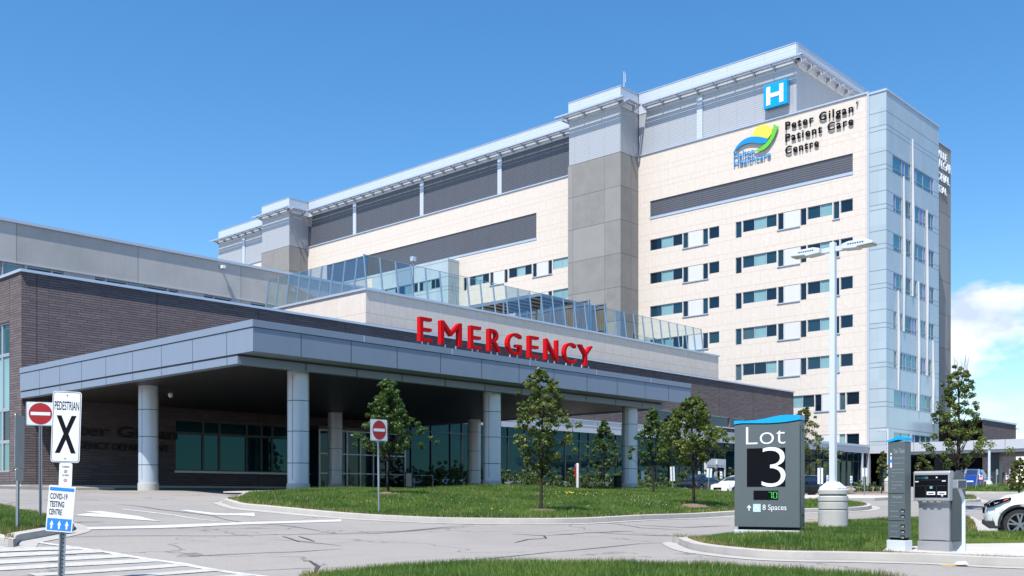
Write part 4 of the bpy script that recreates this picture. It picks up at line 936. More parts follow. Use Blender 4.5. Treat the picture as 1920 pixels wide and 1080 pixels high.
# camera post on the terrace
tp_ = thing('terrace_camera', 'small grey camera box on a post inside the front glass railing', 'camera', (49.7, 56.3, 14.5)); p = onY(775, 489, 56.4); mb = MB(); mb.tube([(p[0],56.4,13.6),(p[0],56.4,p[2])], .05, 6); mb.build('post', M['steelb'], tp_); mb = MB(); mb.box(p[0]-.14, p[0]+.16, 56.25, 56.6, p[2], p[2]+.3); mb.build('housing', M['trim'], tp_)
# pergola and plank screens
px0 = xX(1015, 57.3); px1 = xX(1078, 57.3); py0 = 57.3; py1 = xY(876, px0); PZ = float(onY(1015, 552, 57.3)[2])
pg = thing('pergola', 'steel framed pergola with a slatted roof on the terrace', 'pergola', (px0, py0, 13.6))
mb = MB(); mb.box(px0, px1, py0, py0+.14, PZ-.1, PZ+.1); mb.box(px0, px0+.14, py0+.14, py1, PZ-.1, PZ+.1); mb.box(px1-.14, px1, py0+.14, py1, PZ-.1, PZ+.1); mb.box(px0+.14, px1-.14, py1-.14, py1, PZ-.1, PZ+.1); mb.build('roof_frame', M['steelb'], pg)
mb = MB()
for x in np.arange(px0+.2, px1-.2, .36): mb.box(x, x+.26, py0+.142, py1-.142, PZ-.02, PZ+.06)
mb.build('roof_slats', M['wood'], pg)
mb = MB()
for y in np.arange(py0+.8, py1-.3, 1.1): mb.box(px0+.142, px1-.142, y-.05, y+.05, PZ-.16, PZ-.022)
mb.build('joist', M['mull'], pg)
for x in (px0+.08, px1-.08):
    for y in (py0+.07, (py0+py1)/2, py1-.07): mb = MB(); mb.tube([(x,y,13.6),(x,y,PZ-.1)], .08, 6); mb.build('post', M['steelb'], pg)
def plank(label, c, y0, y1, z1, n):
    s = thing('plank_screen', label, 'screen', (c, (y0+y1)/2, 13.6), 0, 'plank screens on the terrace'); mb = MB(); mb.box(c, c+.06, y0+.05, y1-.05, 13.65, z1-.06); mb.build('planks', M['wood'], s)
    mb = MB()
    for k in range(n+1): y = y0+(y1-y0)*k/n; mb.box(c-.07, c+.13, y-.07, y+.07, 13.6, z1)
    for z in (14.5, 15.3, z1-.42, z1-.05): mb.box(c-.05, c-.003, y0, y1, z-.05, z+.05)
    mb.build('frame', M['steelb'], s)
c1 = xX(1104, 57.9); plank('wide weathered plank screen in a blue steel frame beside the pergola', c1, 57.9, xY(968, c1), float(onX(1103, 562, c1)[2]), 6)
c2 = xX(1134, 57.3); plank('narrow weathered plank gate, rightmost of the plank screens', c2, 57.3, xY(1110, c2), float(onX(1133, 569, c2)[2]), 1)

# ------------------------------------------------------------------ grey concrete building at upper left
YC = 70.0
gc = thing('concrete_building', 'grey board-formed concrete block rising behind the brick wing at left', 'building', (20, YC, 11))
gh = []; gwin = []
for a, b, mt in ((-30,4,'navy'),(6,46,'teal'),(51,97,'navy'),(99,119.5,'navy'),(178,197,'navy'),(200,237,'navy'),(239,275,'teal'),(276,313,'navy'),(316,334,'navy'),(383,400,'navy'),(402,434,'navy'),(470,500,'navy')):
    u0, u1 = xX(a, YC), xX(b, YC); gh.append((u0, u1, 13.2, 15.40)); gwin.append((u0, u1, 13.2, 15.38, mt))
mb = MB(); wall(mb, 'Y', YC, 10, 62, 11, 18.1, gh, .25); mb.quad((10,YC,11),(10,90,11),(10,90,18.1),(10,YC,18.1)); mb.quad((62,YC,11),(62,90,11),(62,90,18.1),(62,YC,18.1)); mb.quad((10,YC,17.9),(62,YC,17.9),(62,90,17.9),(10,90,17.9))
mb.build('concrete_wall', M['conc'], gc)
for q in gwin: window(gc, 'Y', YC, [q], .18, .07)
mb = MB(); mb.box(9.9, 62.1, YC-.12, YC+.5, 18.1, 18.3); mb.build('coping', M['coping'], gc)
mb = MB(); mb.box(10, 62, YC-.05, YC-.002, 15.44, 15.52); mb.build('drip_edge', M['band'], gc)
sc2 = thing('wall_camera', 'small white camera on a short arm near the top of the grey concrete wall', 'camera', onY(419, 500, YC)); p = onY(419, 500, YC-.4); mb = MB(); mb.box(p[0]-.13, p[0]+.13, YC-.5, YC-.2, p[2]-.12, p[2]+.10); mb.build('housing', M['letterw'], sc2); mb = MB(); mb.box(p[0]-.05, p[0]+.05, YC-.2, YC-.001, p[2]+.0, p[2]+.1); mb.build('arm', M['trim'], sc2)

# ------------------------------------------------------------------ one-storey link between brick wing and tower
lk = thing('link_building', 'low glazed link with a grey metal fascia between brick wing and tower', 'building', (108, 49.15, .9))
mb = MB(); mb.box(94.5, XF-.13, 49.15, 54.0, 4.93, 5.82); mb.build('fascia', M['band'], lk)
mb = MB(); mb.box(94.4, XF-.13, 49.06, 49.148, 5.6, 5.86); mb.build('cap', M['trim'], lk)
mb = MB(); mb.quad((94.6,49.5,.5),(XF-.13,49.5,.5),(XF-.13,49.5,4.93),(94.6,49.5,4.93)); gl_ = mb.build('curtain_wall', M['curtain'], lk)
mb = MB()
for x in np.arange(95, XF-.2, 1.45): mb.box(x-.04, x+.04, 49.4, 49.497, .6, 4.93)
mb.box(94.6, XF-.13, 49.41, 49.496, 3.9, 3.98); mb.build('mullion', M['mull'], gl_)
mb = MB(); mb.lathe(111.6, 49.3, [(.16,.6),(.16,4.93)], 16); mb.build('column', M['colm'], lk, smooth=True)

# ------------------------------------------------------------------ far right: second canopy and brick block
rc = thing('entrance_canopy', 'long white metal entrance canopy at far right, in front of the tower base', 'canopy', (114, 36, .8))
mb = MB(); mb.box(114, 128, 4, 46.9, 5.02, 6.02); mb.build('fascia', M['band'], rc); mb = MB(); mb.box(114.3, 127.7, 4.3, 46.8, 4.7, 5.018); mb.build('lower_beam', M['trim'], rc)
mb = MB(); mb.box(114.8, 127.2, 4.8, 46.7, 4.64, 4.7); mb.build('soffit', M['soffit'], rc)
mb = MB()
for y in np.arange(6, 46, 3.2): mb.box(113.996, 114.02, y-.02, y+.02, 5.02, 6.02)
mb.build('seam', M['fasciagap'], rc)
for y in (36.2, 24.5, 12.5): mb = MB(); mb.box(115.2, 116.2, y-.45, y+.45, .4, 4.7); mb.build('column', M['mull'], rc)
rb = thing('brick_block', 'dark brick block rising above the white canopy at far right', 'building', (125, 40, .8)); 
p = atD(1905, 797, 135); q = atD(1850, 787, 135); RBX, RBY = p[0], p[1]
hb = [(RBX-12.6+1.4*k, RBX-11.5+1.4*k, .6, 3.2) for k in range(9)]
mb = MB(); wall(mb, 'Y', RBY, RBX-13, RBX, .4, p[2], hb, .2); mb.quad((RBX,RBY,.4),(RBX,RBY+20,.4),(RBX,RBY+20,p[2]),(RBX,RBY,p[2])); mb.quad((RBX-13,RBY,p[2]-.05),(RBX,RBY,p[2]-.05),(RBX,RBY+20,p[2]-.05),(RBX-13,RBY+20,p[2]-.05)); mb.build('brick_wall', M['brick'], rb)
mb = MB(); mb.box(RBX-13, RBX+.1, RBY-.1, RBY+.3, p[2], p[2]+.22); mb.build('coping', M['coping'], rb)
for k, (a, b, e, f) in enumerate(hb): window(rb, 'Y', RBY, [(a, b, e, f, ('tealglass','curtain','white','navy')[k % 4])], .15, .06)
p = onY(1907, 803, RBY); bc = thing('corner_camera', 'tiny white camera on the corner of the far brick block', 'camera', p); mb = MB(); mb.box(p[0]-.05, p[0]+.55, RBY-.15, RBY+.1, p[2]-.15, p[2]+.15); mb.build('housing', M['letterw'], bc)

# ------------------------------------------------------------------ street furniture
A0 = TH-math.pi/2           # yaw of a plate that faces the camera; + turns it to the viewer's right
uX, uZ, nV = np.array((1.,0,0)), np.array((0,0,1.)), np.array((0,-1.,0))
def rrect(w_, h_, r, x0=0., z0=0., n=4):
    P = []
    for cx, cz, a in ((x0+w_/2-r, z0+h_-r, 0), (x0-w_/2+r, z0+h_-r, 90), (x0-w_/2+r, z0+r, 180), (x0+w_/2-r, z0+r, 270)):
        for k in range(n+1): t = R(a+90*k/n); P.append((cx+r*math.cos(t), cz+r*math.sin(t)))
    return P
def plate(mb, w_, h_, z0, y, r=.03, x0=0., mi=0, th=.004): return mb.prism(rrect(w_, h_, r, x0, z0), (0,y,0), uX, uZ, nV, th, mi)
def upost(t, z0, z1, w_=.045, lean=0., name='post'):
    """U-channel sign post with punched holes"""
    mb = MB(); sh = lambda z: lean*(z-z0)
    for a, b, y0, y1 in ((-w_/2, w_/2, .018, .024), (-w_/2, -w_/2+.006, -.012, .018), (w_/2-.006, w_/2, -.012, .018), (-w_/2-.012, -w_/2, -.016, -.012), (w_/2, w_/2+.012, -.016, -.012)):
        s0, s1 = sh(z0), sh(z1); mb.add([(a+s0,y0,z0),(b+s0,y0,z0),(b+s0,y1,z0),(a+s0,y1,z0),(a+s1,y0,z1),(b+s1,y0,z1),(b+s1,y1,z1),(a+s1,y1,z1)], [(0,3,2,1),(4,5,6,7),(0,1,5,4),(1,2,6,5),(2,3,7,6),(3,0,4,7)])
    o = mb.build(name, M['galv'], t); mb = MB()
    for z in np.arange(z0+.08, z1, .052): mb.box(sh(z)-.006, sh(z)+.006, .010, .0176, z-.008, z+.008)
    if len(mb.v): mb.build('hole', M['black'], o)
    return o
def disc(mb, x, z, r, y, rx=None, n=40, th=.002): return mb.prism([((rx or r)*math.cos(2*math.pi*k/n)+x, r*math.sin(2*math.pi*k/n)+z) for k in range(n)], (0,y,0), uX, uZ, nV, th)
def no_entry(label, P, h0, yaw, w_, h_, dz, lean=0., round_post=True):
    t = thing('no_entry_sign', label, 'sign', P, A0+yaw, 'no entry signs on posts', local=True)
    if lean: t.rotation_euler = (0, lean, A0+yaw)
    if round_post: mb = MB(); mb.tube([(0,.03,-.3),(0,.03,dz+h_*.9)], .03, 12); mb.build('post', M['galv'], t, smooth=True)
    else: upost(t, -.3, dz+h_*.9)
    mb = MB(); plate(mb, w_+.05, h_+.03, dz-.02, .002, .03, th=.02); sb = mb.build('sign_back', M['alu'], t)
    mb = MB(); plate(mb, w_, h_, dz, -.0195, .03); f_ = mb.build('sign_face', M['plate'], t)
    mb = MB(); r = w_*.44; disc(mb, 0, dz+h_*.5, r, -.0245); mb.build('disc', M['dred'], f_)
    mb = MB(); mb.box(-r*.84, r*.84, -.0290, -.0272, dz+h_*.5-r*.15, dz+h_*.5+r*.15); mb.build('bar', M['letterw'], f_)
    mb = MB()
    for z in (dz+.03, dz+h_-.03): disc(mb, 0, z, .008, -.0245)
    mb.build('bolt', M['mull'], f_)
    return t
P = gl(712, 962, 'front'); Dq = P@FW; k = F/Dq
no_entry('red and white no entry sign on a round post on the front lawn', P, 0, R(53), .63, .60, (962-826)/k, R(-1.0))
P = gl(76, 971, 'left'); k = F/(P@FW)
no_entry('red and white no entry sign partly behind the pedestrian sign at left', P, 0, R(22), .58, .54, (971-797)/k, 0, False)
# plate seen edge-on
P = gl(33, 991, 'left'); k = F/(P@FW)
t = thing('edge_on_sign', 'grey metal sign seen almost edge-on on the left lawn', 'sign', P, A0+R(97), None, True); t.rotation_euler = (0, R(1.2), A0+R(97))
upost(t, -.3, (991-784)/k, .05); mb = MB(); plate(mb, .46, .94, (991-878)/k, -.02, .03, th=.006); plate(mb, .40, .2, (991-878)/k-.22, -.02, .02, th=.006); mb.build('sign_back', M['alu'], t)

# pedestrian crossing sign with two smaller signs below, nearest of all
D0 = 12.8; kk = F/D0; P = atD(115, 1100, D0); P[2] = g1(P[0], P[1])
t = thing('pedestrian_sign', 'white PEDESTRIAN X sign with no smoking and testing centre plates on one post', 'sign', P, A0+R(8), None, True); t.rotation_euler = (0, R(1.9), A0+R(8))
zz = lambda y: float((HZ-y)/kk - P[2])
upost(t, -.3, zz(740), .06)
x_ = .0
mb = MB(); plate(mb, .345, zz(734)-zz(867), zz(867), -.022, .035, x_, th=.003); f1 = mb.build('sign_face', M['plate'], t); tag(f1, 'white crossing plate with a black X')
mb = MB(); w_, h_, z0 = .345, zz(734)-zz(867), zz(867)
O_, I_ = rrect(w_-.018, h_-.018, .03, x_, z0+.009), rrect(w_-.030, h_-.030, .025, x_, z0+.015); n = len(O_)
mb.add([(a, -.0262, b) for a, b in O_]+[(a, -.0262, b) for a, b in I_], [(i, (i+1) % n, (i+1) % n+n, i+n) for i in range(n)])
mb.build('sign_border', M['black'], f1)
mb = MB(); text(mb, 'PEDESTRIAN', (x_-.145, -.0262, z0+h_*.735), uX, uZ, nV, .29, h_*.125, 0, .012)
mb.build('lettering', M['black'], f1)
mb = MB(); text(mb, 'X', (x_-.125, -.0262, z0+h_*.13), uX, uZ, nV, .25, h_*.53, 0, .03); mb.build('lettering', M['black'], f1)
mb = MB(); disc(mb, x_, z0+h_*.055, .008, -.0262); disc(mb, x_, z0+h_*.945, .008, -.0262); mb.build('bolt', M['mull'], f1)
h2 = zz(868)-zz(912); z2 = zz(912); mb = MB(); plate(mb, .155, h2, z2, -.022, .02, .012, th=.003); f2 = mb.build('sign_face', M['plate'], t); tag(f2, 'small white no smoking plate')
mb = MB(); text(mb, 'NO SMOKING', (-.03, -.0262, z2+h2*.80), uX, uZ, nV, .085, h2*.075, 0, .015); mb.build('lettering', M['black'], f2)
mb = MB(); text(mb, 'NO VAPING', (-.026, -.0262, z2+h2*.44), uX, uZ, nV, .077, h2*.075, 0, .015); mb.build('lettering', M['black'], f2)
mb = MB()
for q in (.64, .26):
    n = 20; c = z2+h2*q; mb.add([(.012+r*math.cos(a), -.0264, c+r*math.sin(a)) for r in (.021, .015) for a in np.arange(n)*2*math.pi/n], [(i, (i+1) % n, (i+1) % n+n, i+n) for i in range(n)]); mb.obox((.012,-.0264,c), (.7,0,.7), (-.7,0,.7), nV, .016, .0028, .0004)
mb.build('ban_symbol', M['dred'], f2)
h3 = zz(911)-zz(997); z3 = zz(997); mb = MB(); plate(mb, .315, h3, z3, -.032, .012, -.028, th=.012); f3 = mb.build('sign_face', M['plate'], t); tag(f3, 'white and blue testing centre plate')
mb = MB(); mb.box(-.028-.145, -.028+.145, -.0452, -.0446, z3+h3*.025, z3+h3*.285); mb.build('blue_panel', M['blue'], f3)
mb = MB(); mb.box(-.028-.145, -.028+.145, -.0452, -.0446, z3+h3*.885, z3+h3*.96); mb.build('blue_strip', M['blue'], f3)
mb = MB()
for s_, q, W_ in (('COVID-19', .70, .205), ('TESTING', .53, .175), ('CENTRE', .36, .155)): text(mb, s_, (-.028-.135, -.0452, z3+h3*q), uX, uZ, nV, W_, h3*.13, 0, .022)
mb.build('lettering', M['black'], f3)
mb = MB()
for x in (-.118, -.028, .062): mb.prism([(x-.01,z3+h3*.06),(x+.01,z3+h3*.06),(x+.01,z3+h3*.15),(x+.024,z3+h3*.14),(x,z3+h3*.245),(x-.024,z3+h3*.14),(x-.01,z3+h3*.15)], (0,-.0454,0), uX, uZ, nV, .0006)
mb.build('arrow', M['letterw'], f3)
f3.rotation_euler = (0, R(2.8), 0); c = Vector((-.028, 0, z3+h3/2)); f3.location = c - Matrix.Rotation(R(2.8), 3, 'Y') @ c

# lot number sign
P = gl(1440, 1001, 'ticket'); k = F/(P@FW); P[2] -= .04
t = thing('parking_lot_sign', 'large slate grey Lot 3 parking sign with a blue wavy cap', 'sign', P, A0+R(-33), None, True)
W_ = 118.5/k/.945; x0 = -W_/2-.03; th_ = .30
lx = lambda px: (px-1377.3)/118.5*W_+x0
lzz = lambda y: (1001-y)/k + .04
mb = MB(); mb.box(x0, x0+W_, -.02, th_+.02, -.2, lzz(994)); mb.build('base', M['lamp'], t, bevel=.01)
mb = MB(); mb.box(x0+.06, x0+W_-.06, .04, th_-.04, lzz(994), lzz(988)); mb.build('plinth_gap', M['black'], t)
def wave(kx, ky): c = smooth(list(zip(kx, [lzz(y) for y in ky])), 5, False); return [(x0-.005+(W_+.01)*a, b) for a, b in c]
bt = wave((0,.12,.3,.55,.8,1), (795.2,793.4,794.2,795.2,794.0,791.0)); tp = wave((0,.12,.28,.45,.62,.78,1), (786.3,786.8,787.2,785.0,781.4,779.3,780.6))
mb = MB(); body = [(x0,lzz(988)),(x0+W_,lzz(988))]+[(min(max(a,x0),x0+W_),b) for a, b in bt[::-1]]; mb.prism(body, (0,th_,0), uX, uZ, nV, th_); bo = mb.build('body', [M['slate']], t)
mb = MB(); mb.box(x0+W_+.001, x0+W_+.012, .03, th_-.02, lzz(985), lzz(800)); mb.build('side_panel', M['slated'], bo)
mb = MB(); mb.prism([(a, b+.018) for a, b in bt]+tp[::-1], (0,th_+.015,0), uX, uZ, nV, th_+.03); mb.build('cap', M['cyan'], t)
mb = MB(); mb.prism([(a, b) for a, b in bt]+[(a, b+.016) for a, b in bt[::-1]], (0,th_+.004,0), uX, uZ, nV, th_+.008); mb.build('cap_gap', M['black'], t)
Z = lambda y: lzz(y)
mb = MB(); mb.box(lx(1400.5), lx(1470.5), -.004, -.0006, Z(912.5), Z(840)); pn = mb.build('number_panel', M['dark'], t)
mb = MB(); text(mb, '3', (lx(1427.8), -.0065, Z(913)), uX, uZ, nV, lx(1471)-lx(1427.8), Z(838.5)-Z(913), .002, -.018); mb.build('lettering', M['letterw'], pn)
mb = MB(); text(mb, 'Lot', (lx(1399), -.001, Z(832.5)), uX, uZ, nV, lx(1470.5)-lx(1399), Z(799.5)-Z(832.5), .003, -.014)
mb.build('lettering', M['letterw'], t)
mb = MB(); text(mb, '8 Spaces', (lx(1429.5), -.001, Z(959.5)), uX, uZ, nV, lx(1472.5)-lx(1429.5), Z(946)-Z(959.5), .003, .0); mb.build('lettering', M['letterw'], t)
mb = MB(); ax = lx(1404.5); mb.box(ax-.012, ax+.012, -.0035, -.0008, Z(957.5), Z(948.5)); mb.prism([(ax-.045,Z(952)),(ax-.03,Z(952.9)+.0),(ax,Z(949.5)),(ax+.03,Z(952.9)),(ax+.045,Z(952)),(ax,Z(946.5))], (0,-.0008,0), uX, uZ, nV, .0027); mb.build('arrow', M['letterw'], t)
mb = MB(); mb.box(lx(1412), lx(1426), -.0035, -.0008, Z(960), Z(945)); pc = mb.build('pictogram_panel', M['skyb'], t)
mb = MB(); c0, c1 = lx(1417.5), Z(954.5); disc(mb, lx(1417.6), Z(947.8), .012, -.0036, n=12); mb.obox((lx(1418), -.0045, Z(951)), (.25,0,-1), (1,0,.25), nV, .035, .008, .001); mb.obox((lx(1420), -.0045, Z(953.5)), (1,0,-.1), (.1,0,1), nV, .03, .008, .001); mb.obox((lx(1422.3), -.0045, Z(956)), (.4,0,-.9), (.9,0,.4), nV, .03, .008, .001)
n = 18; mb.add([(c0+r*math.cos(a), -.0048, c1+r*math.sin(a)) for r in (.05, .036) for a in np.arange(n)*2*math.pi/n], [(i, (i+1) % n, (i+1) % n+n, i+n) for i in range(n)]); mb.build('wheelchair_symbol', M['letterw'], pc)
mb = MB(); mb.box(lx(1412.8), lx(1457.6), -.004, -.0006, Z(937.2), Z(919.8)); ds = mb.build('display', M['dark'], t)
mb = MB()
def seg(cx, cz, w2, h2, segs):
    q = .0075; S_ = {'a':(cx-w2,cx+w2,cz+h2-q,cz+h2+q),'b':(cx+w2-q,cx+w2+q,cz,cz+h2),'c':(cx+w2-q,cx+w2+q,cz-h2,cz),'d':(cx-w2,cx+w2,cz-h2-q,cz-h2+q),'e':(cx-w2-q,cx-w2+q,cz-h2,cz),'f':(cx-w2-q,cx-w2+q,cz,cz+h2)}
    for j, s_ in enumerate(segs): a, b, c, e = S_[s_]; mb.box(a+.003*(s_ in 'ad'), b-.003*(s_ in 'ad'), -.0066-.0001*j, -.0042, c+.004, e-.004)
cz = (Z(921.5)+Z(935.5))/2; h2 = (Z(921.5)-Z(935.5))/2*.82
seg(lx(1443.2), cz, .034, h2, 'abc'); seg(lx(1452.3), cz, .034, h2, 'abcdef'); mb.build('digits', M['green'], ds)
mb = MB()
for z in (Z(808), Z(985)+.2): mb.obox((x0+W_+.0135, th_*.55, z), (0,1,0), (0,0,1), (1,0,0), .025, .025, .002)
mb.build('side_lock', M['black'], bo)

# rates pylon
P = gp(1697, 1036, .16); k = F/(P@FW); P = gp(1696, 1031.5, .153)
t = thing('rates_pylon', 'slim slate grey pylon headed Take Ticket with a blue wavy cap', 'sign', P, A0+R(-57), None, True); t.scale = (.8, .8, 1)
wa, wb = .40, .20; xa = -wa/2-.05; zt = (1036-822)/k
mb = MB(); mb.box(xa-.02, xa+wa+.02, -wb-.02, .02, -.1, (1036-1016)/k); mb.build('base', M['lamp'], t, bevel=.008)
mb = MB(); mb.box(xa+.03, xa+wa-.03, -wb+.03, -.03, (1036-1016)/k, (1036-1011)/k); mb.build('plinth_gap', M['black'], t)
mb = MB(); mb.box(xa, xa+wa, -wb, 0, (1036-1011)/k, zt); mb.build('body', M['slate'], t, bevel=.004)
mb = MB(); up2 = [(xa-.012+(wa+.024)*i/16, zt+.065+.028*math.sin((i/16-.36)*5.2)) for i in range(17)]; lo2 = [(xa-.012+(wa+.024)*i/16, zt+.018+.016*math.sin((i/16-.36)*5.2)) for i in range(17)]
mb.prism(lo2+up2[::-1], (0,.012,0), uX, uZ, nV, wb+.024); mb.build('cap', M['cyan'], t)
mb = MB(); f_ = -wb-.0012; V2 = lambda q: zt*(1-q)
tx = lambda s_, x, q, w2, h2, b=.0: text(mb, s_, (xa+x, f_, V2(q)), uX, uZ, nV, w2, h2, 0, b)
tx('Take Ticket', .13, .105, .27, .075, .004)
for s_, x, q, w2 in (('1 Press button for ticket',.13,.155,.27),('2 Take ticket with you',.13,.205,.25),('3 Payment must be made at',.07,.262,.32),('parking pay station before',.09,.292,.30),('exiting',.09,.322,.08),('4 Insert ticket and paid',.07,.375,.28),('ticket into terminal to',.09,.405,.26),('open gate',.09,.435,.11)): tx(s_, x, q, w2, .026, .002)
tx('Parking Rates', .10, .525, .24, .055, .004); tx('15 Min, Drop off and Pick up', .06, .565, .31, .024); tx('No Charge', .06, .595, .12, .024)
for s_, q in (('1/2 Hour or less',.645),('Daily Maximum',.695),('Evening Pass',.785),('Weekly Pass',.835),('Monthly Pass',.885)): tx(s_, .06, q, .18, .028, .002)
tx('Notice', .18, .99-.02, .08, .022)
mb.build('lettering', M['alu'], t)
mb = MB()
for q in (.475, .725, .915): mb.box(xa+.01, xa+wa-.01, f_-.001, f_+.001, V2(q)-.004, V2(q)+.004)
for q in (.635, .685, .775, .825, .875): mb.box(xa+.30, xa+.40, f_-.0008, f_+.001, V2(q)-.028, V2(q)+.026)
mb.build('divider', M['black'], t)
mb = MB()
for q in (.64, .69, .78, .83, .88): text(mb, '5.00', (xa+.315, f_-.0012, V2(q)-.014), uX, uZ, nV, .065, .026)
pz = V2(.19); mb.prism([(xa+.055,pz-.08),(xa+.095,pz-.08),(xa+.095,pz+.06),(xa+.085,pz+.11),(xa+.065,pz+.11),(xa+.055,pz+.06)], (0,f_,0), uX, uZ, nV, .0006); disc(mb, xa+.075, pz+.145, .018, f_, n=14); tag(mb.build('pictogram', M['letterw'], t))
mb = MB(); mb.box(xa+.045, xa+.105, f_-.0016, f_-.0008, pz+.0, pz+.055); mb.build('pictogram_band', M['blue'], t)

# ticket machine
P = gp(1745, 1040, .16); k = F/(P@FW); P = gp(1750, 1033, .153)
t = thing('ticket_machine', 'grey parking ticket dispenser with a slanted black control panel', 'ticket machine', P, A0+R(-47), None, True)
zz = lambda y: (1040-y)/k
mb = MB(); mb.box(-.26, .27, -.02, .55, -.1, zz(1020)); mb.build('base', M['mach'], t, bevel=.006)
mb = MB(); mb.prism([(.0,zz(1019)),(.54,zz(1019)),(.54,zz(880)),(.06,zz(880)),(-.05,zz(884)),(-.06,zz(936)),(0.0,zz(944))], (-.25,0,0), (0,1,0), uZ, (1,0,0), .51); mb.build('body', M['mach'], t, bevel=.012)
mb = MB(); mb.prism([(-.062,zz(938)),(.1,zz(938)),(.1,zz(877)),(-.035,zz(877)),(-.052,zz(881))], (-.31,0,0), (0,1,0), uZ, (1,0,0), .6); hd = mb.build('head', M['mach'], t, bevel=.01)
fp = np.array((0,-.0575,0)); vv = np.array((0,.012/ (zz(881)-zz(938)),1.0)); vv /= np.linalg.norm(vv); nn = np.array((0,-1,.0)); 
def face(mb, x0_, x1_, y0_, y1_, d): z0_, z1_ = zz(y1_), zz(y0_); f = lambda z: -.062+(z-zz(938))*.17*.1-d; mb.add([(x0_,f(z0_),z0_),(x1_,f(z0_),z0_),(x1_,f(z1_),z1_),(x0_,f(z1_),z1_),(x0_,f(z0_)+.01,z0_),(x1_,f(z0_)+.01,z0_),(x1_,f(z1_)+.01,z1_),(x0_,f(z1_)+.01,z1_)], [(0,1,2,3),(7,6,5,4),(0,4,5,1),(1,5,6,2),(2,6,7,3),(3,7,4,0)])
mb = MB(); face(mb, -.285, .265, 885, 931, .004); pnl = mb.build('control_panel', M['dark'], hd)
mb = MB(); face(mb, -.262, -.06, 888.5, 893, .006); mb.build('screen', M['tealdark'], pnl)
mb = MB(); face(mb, -.08, .06, 919, 925.5, .008); face(mb, .10, .24, 919, 925.5, .008); face(mb, -.28, -.22, 897.5, 899.5, .006); face(mb, .17, .23, 896.5, 898.5, .006); face(mb, .16, .19, 926.5, 928.5, .006); face(mb, .07, .095, 889, 891.5, .006); mb.build('slot', M['letterw'], pnl)
mb = MB(); face(mb, -.055, .035, 921.5, 923.5, .0085); face(mb, .125, .215, 921.5, 923.5, .0085); mb.build('slot_mouth', M['black'], pnl)
mb = MB(); face(mb, -.03, .015, 908, 913, .008); mb.build('button', M['teal'], pnl)
mb = MB()
for a, b, c, e in ((-.275,-.115,907,907.5),(-.09,.07,907,907.5),(.09,.255,907,907.5),(-.275,.255,895,895.5)): face(mb, a, b, c, e, .0062)
for a in (-.10, .08): face(mb, a, a+.004, 907, 930, .0062)
mb.build('panel_seam', M['machd'], pnl)
mb = MB(); 
for c in (-.12, .0, .12): mb.box(c-.035, c+.035, -.0625, -.03, zz(940.5), zz(938.8))
mb.build('under_light', M['lens'], hd)
mb = MB(); mb.prism([(.06,zz(1018)),(.53,zz(1018)),(.53,zz(905))]+[(.295+.235*math.cos(a), zz(905)+.235*math.sin(a)) for a in np.arange(.2,math.pi,.35)]+[(.06,zz(905))], (.262,0,0), (0,1,0), uZ, (1,0,0), .035); mb.build('side_door', M['machd'], t)
mb = MB(); mb.box(-.2, .2, -.004, .0, zz(1018), zz(1017.3)); mb.build('base_seam', M['machd'], t)
# reader on a bent post beside the machine
P = gp(1806, 1041, .16); k = F/(P@FW); P = gp(1807, 1037, .153)
t = thing('card_reader_post', 'grey bent steel post with a small reader box right of the ticket machine', 'card reader', P, A0+R(15), None, True)
zz = lambda y: (1041-y)/k
mb = MB(); mb.tube([(0,0,.0),(0,0,zz(936)),(-.02,0,zz(930)),(-.10,-.02,zz(912))], .036, 4); mb.build('post', M['lamp'], t, bevel=.004)
mb = MB(); mb.box(-.15, .15, -.12, .12, 0, .02); 
for sx in (-1, 1): mb.prism([(0,.02),(.09*sx,.02),(0,.13)], (sx*.037,.006,0), (1,0,0), uZ, nV, .012)
mb.build('foot_plate', M['lamp'], t)
mb = MB(); mb.box(-.20, -.02, -.10, .02, zz(914), zz(896.5)); bx_ = mb.build('reader_box', M['mach'], t, bevel=.012)
mb = MB(); mb.box(-.18, -.04, -.104, -.1005, zz(912.5), zz(898)); mb.build('reader_face', M['machd'], bx_)

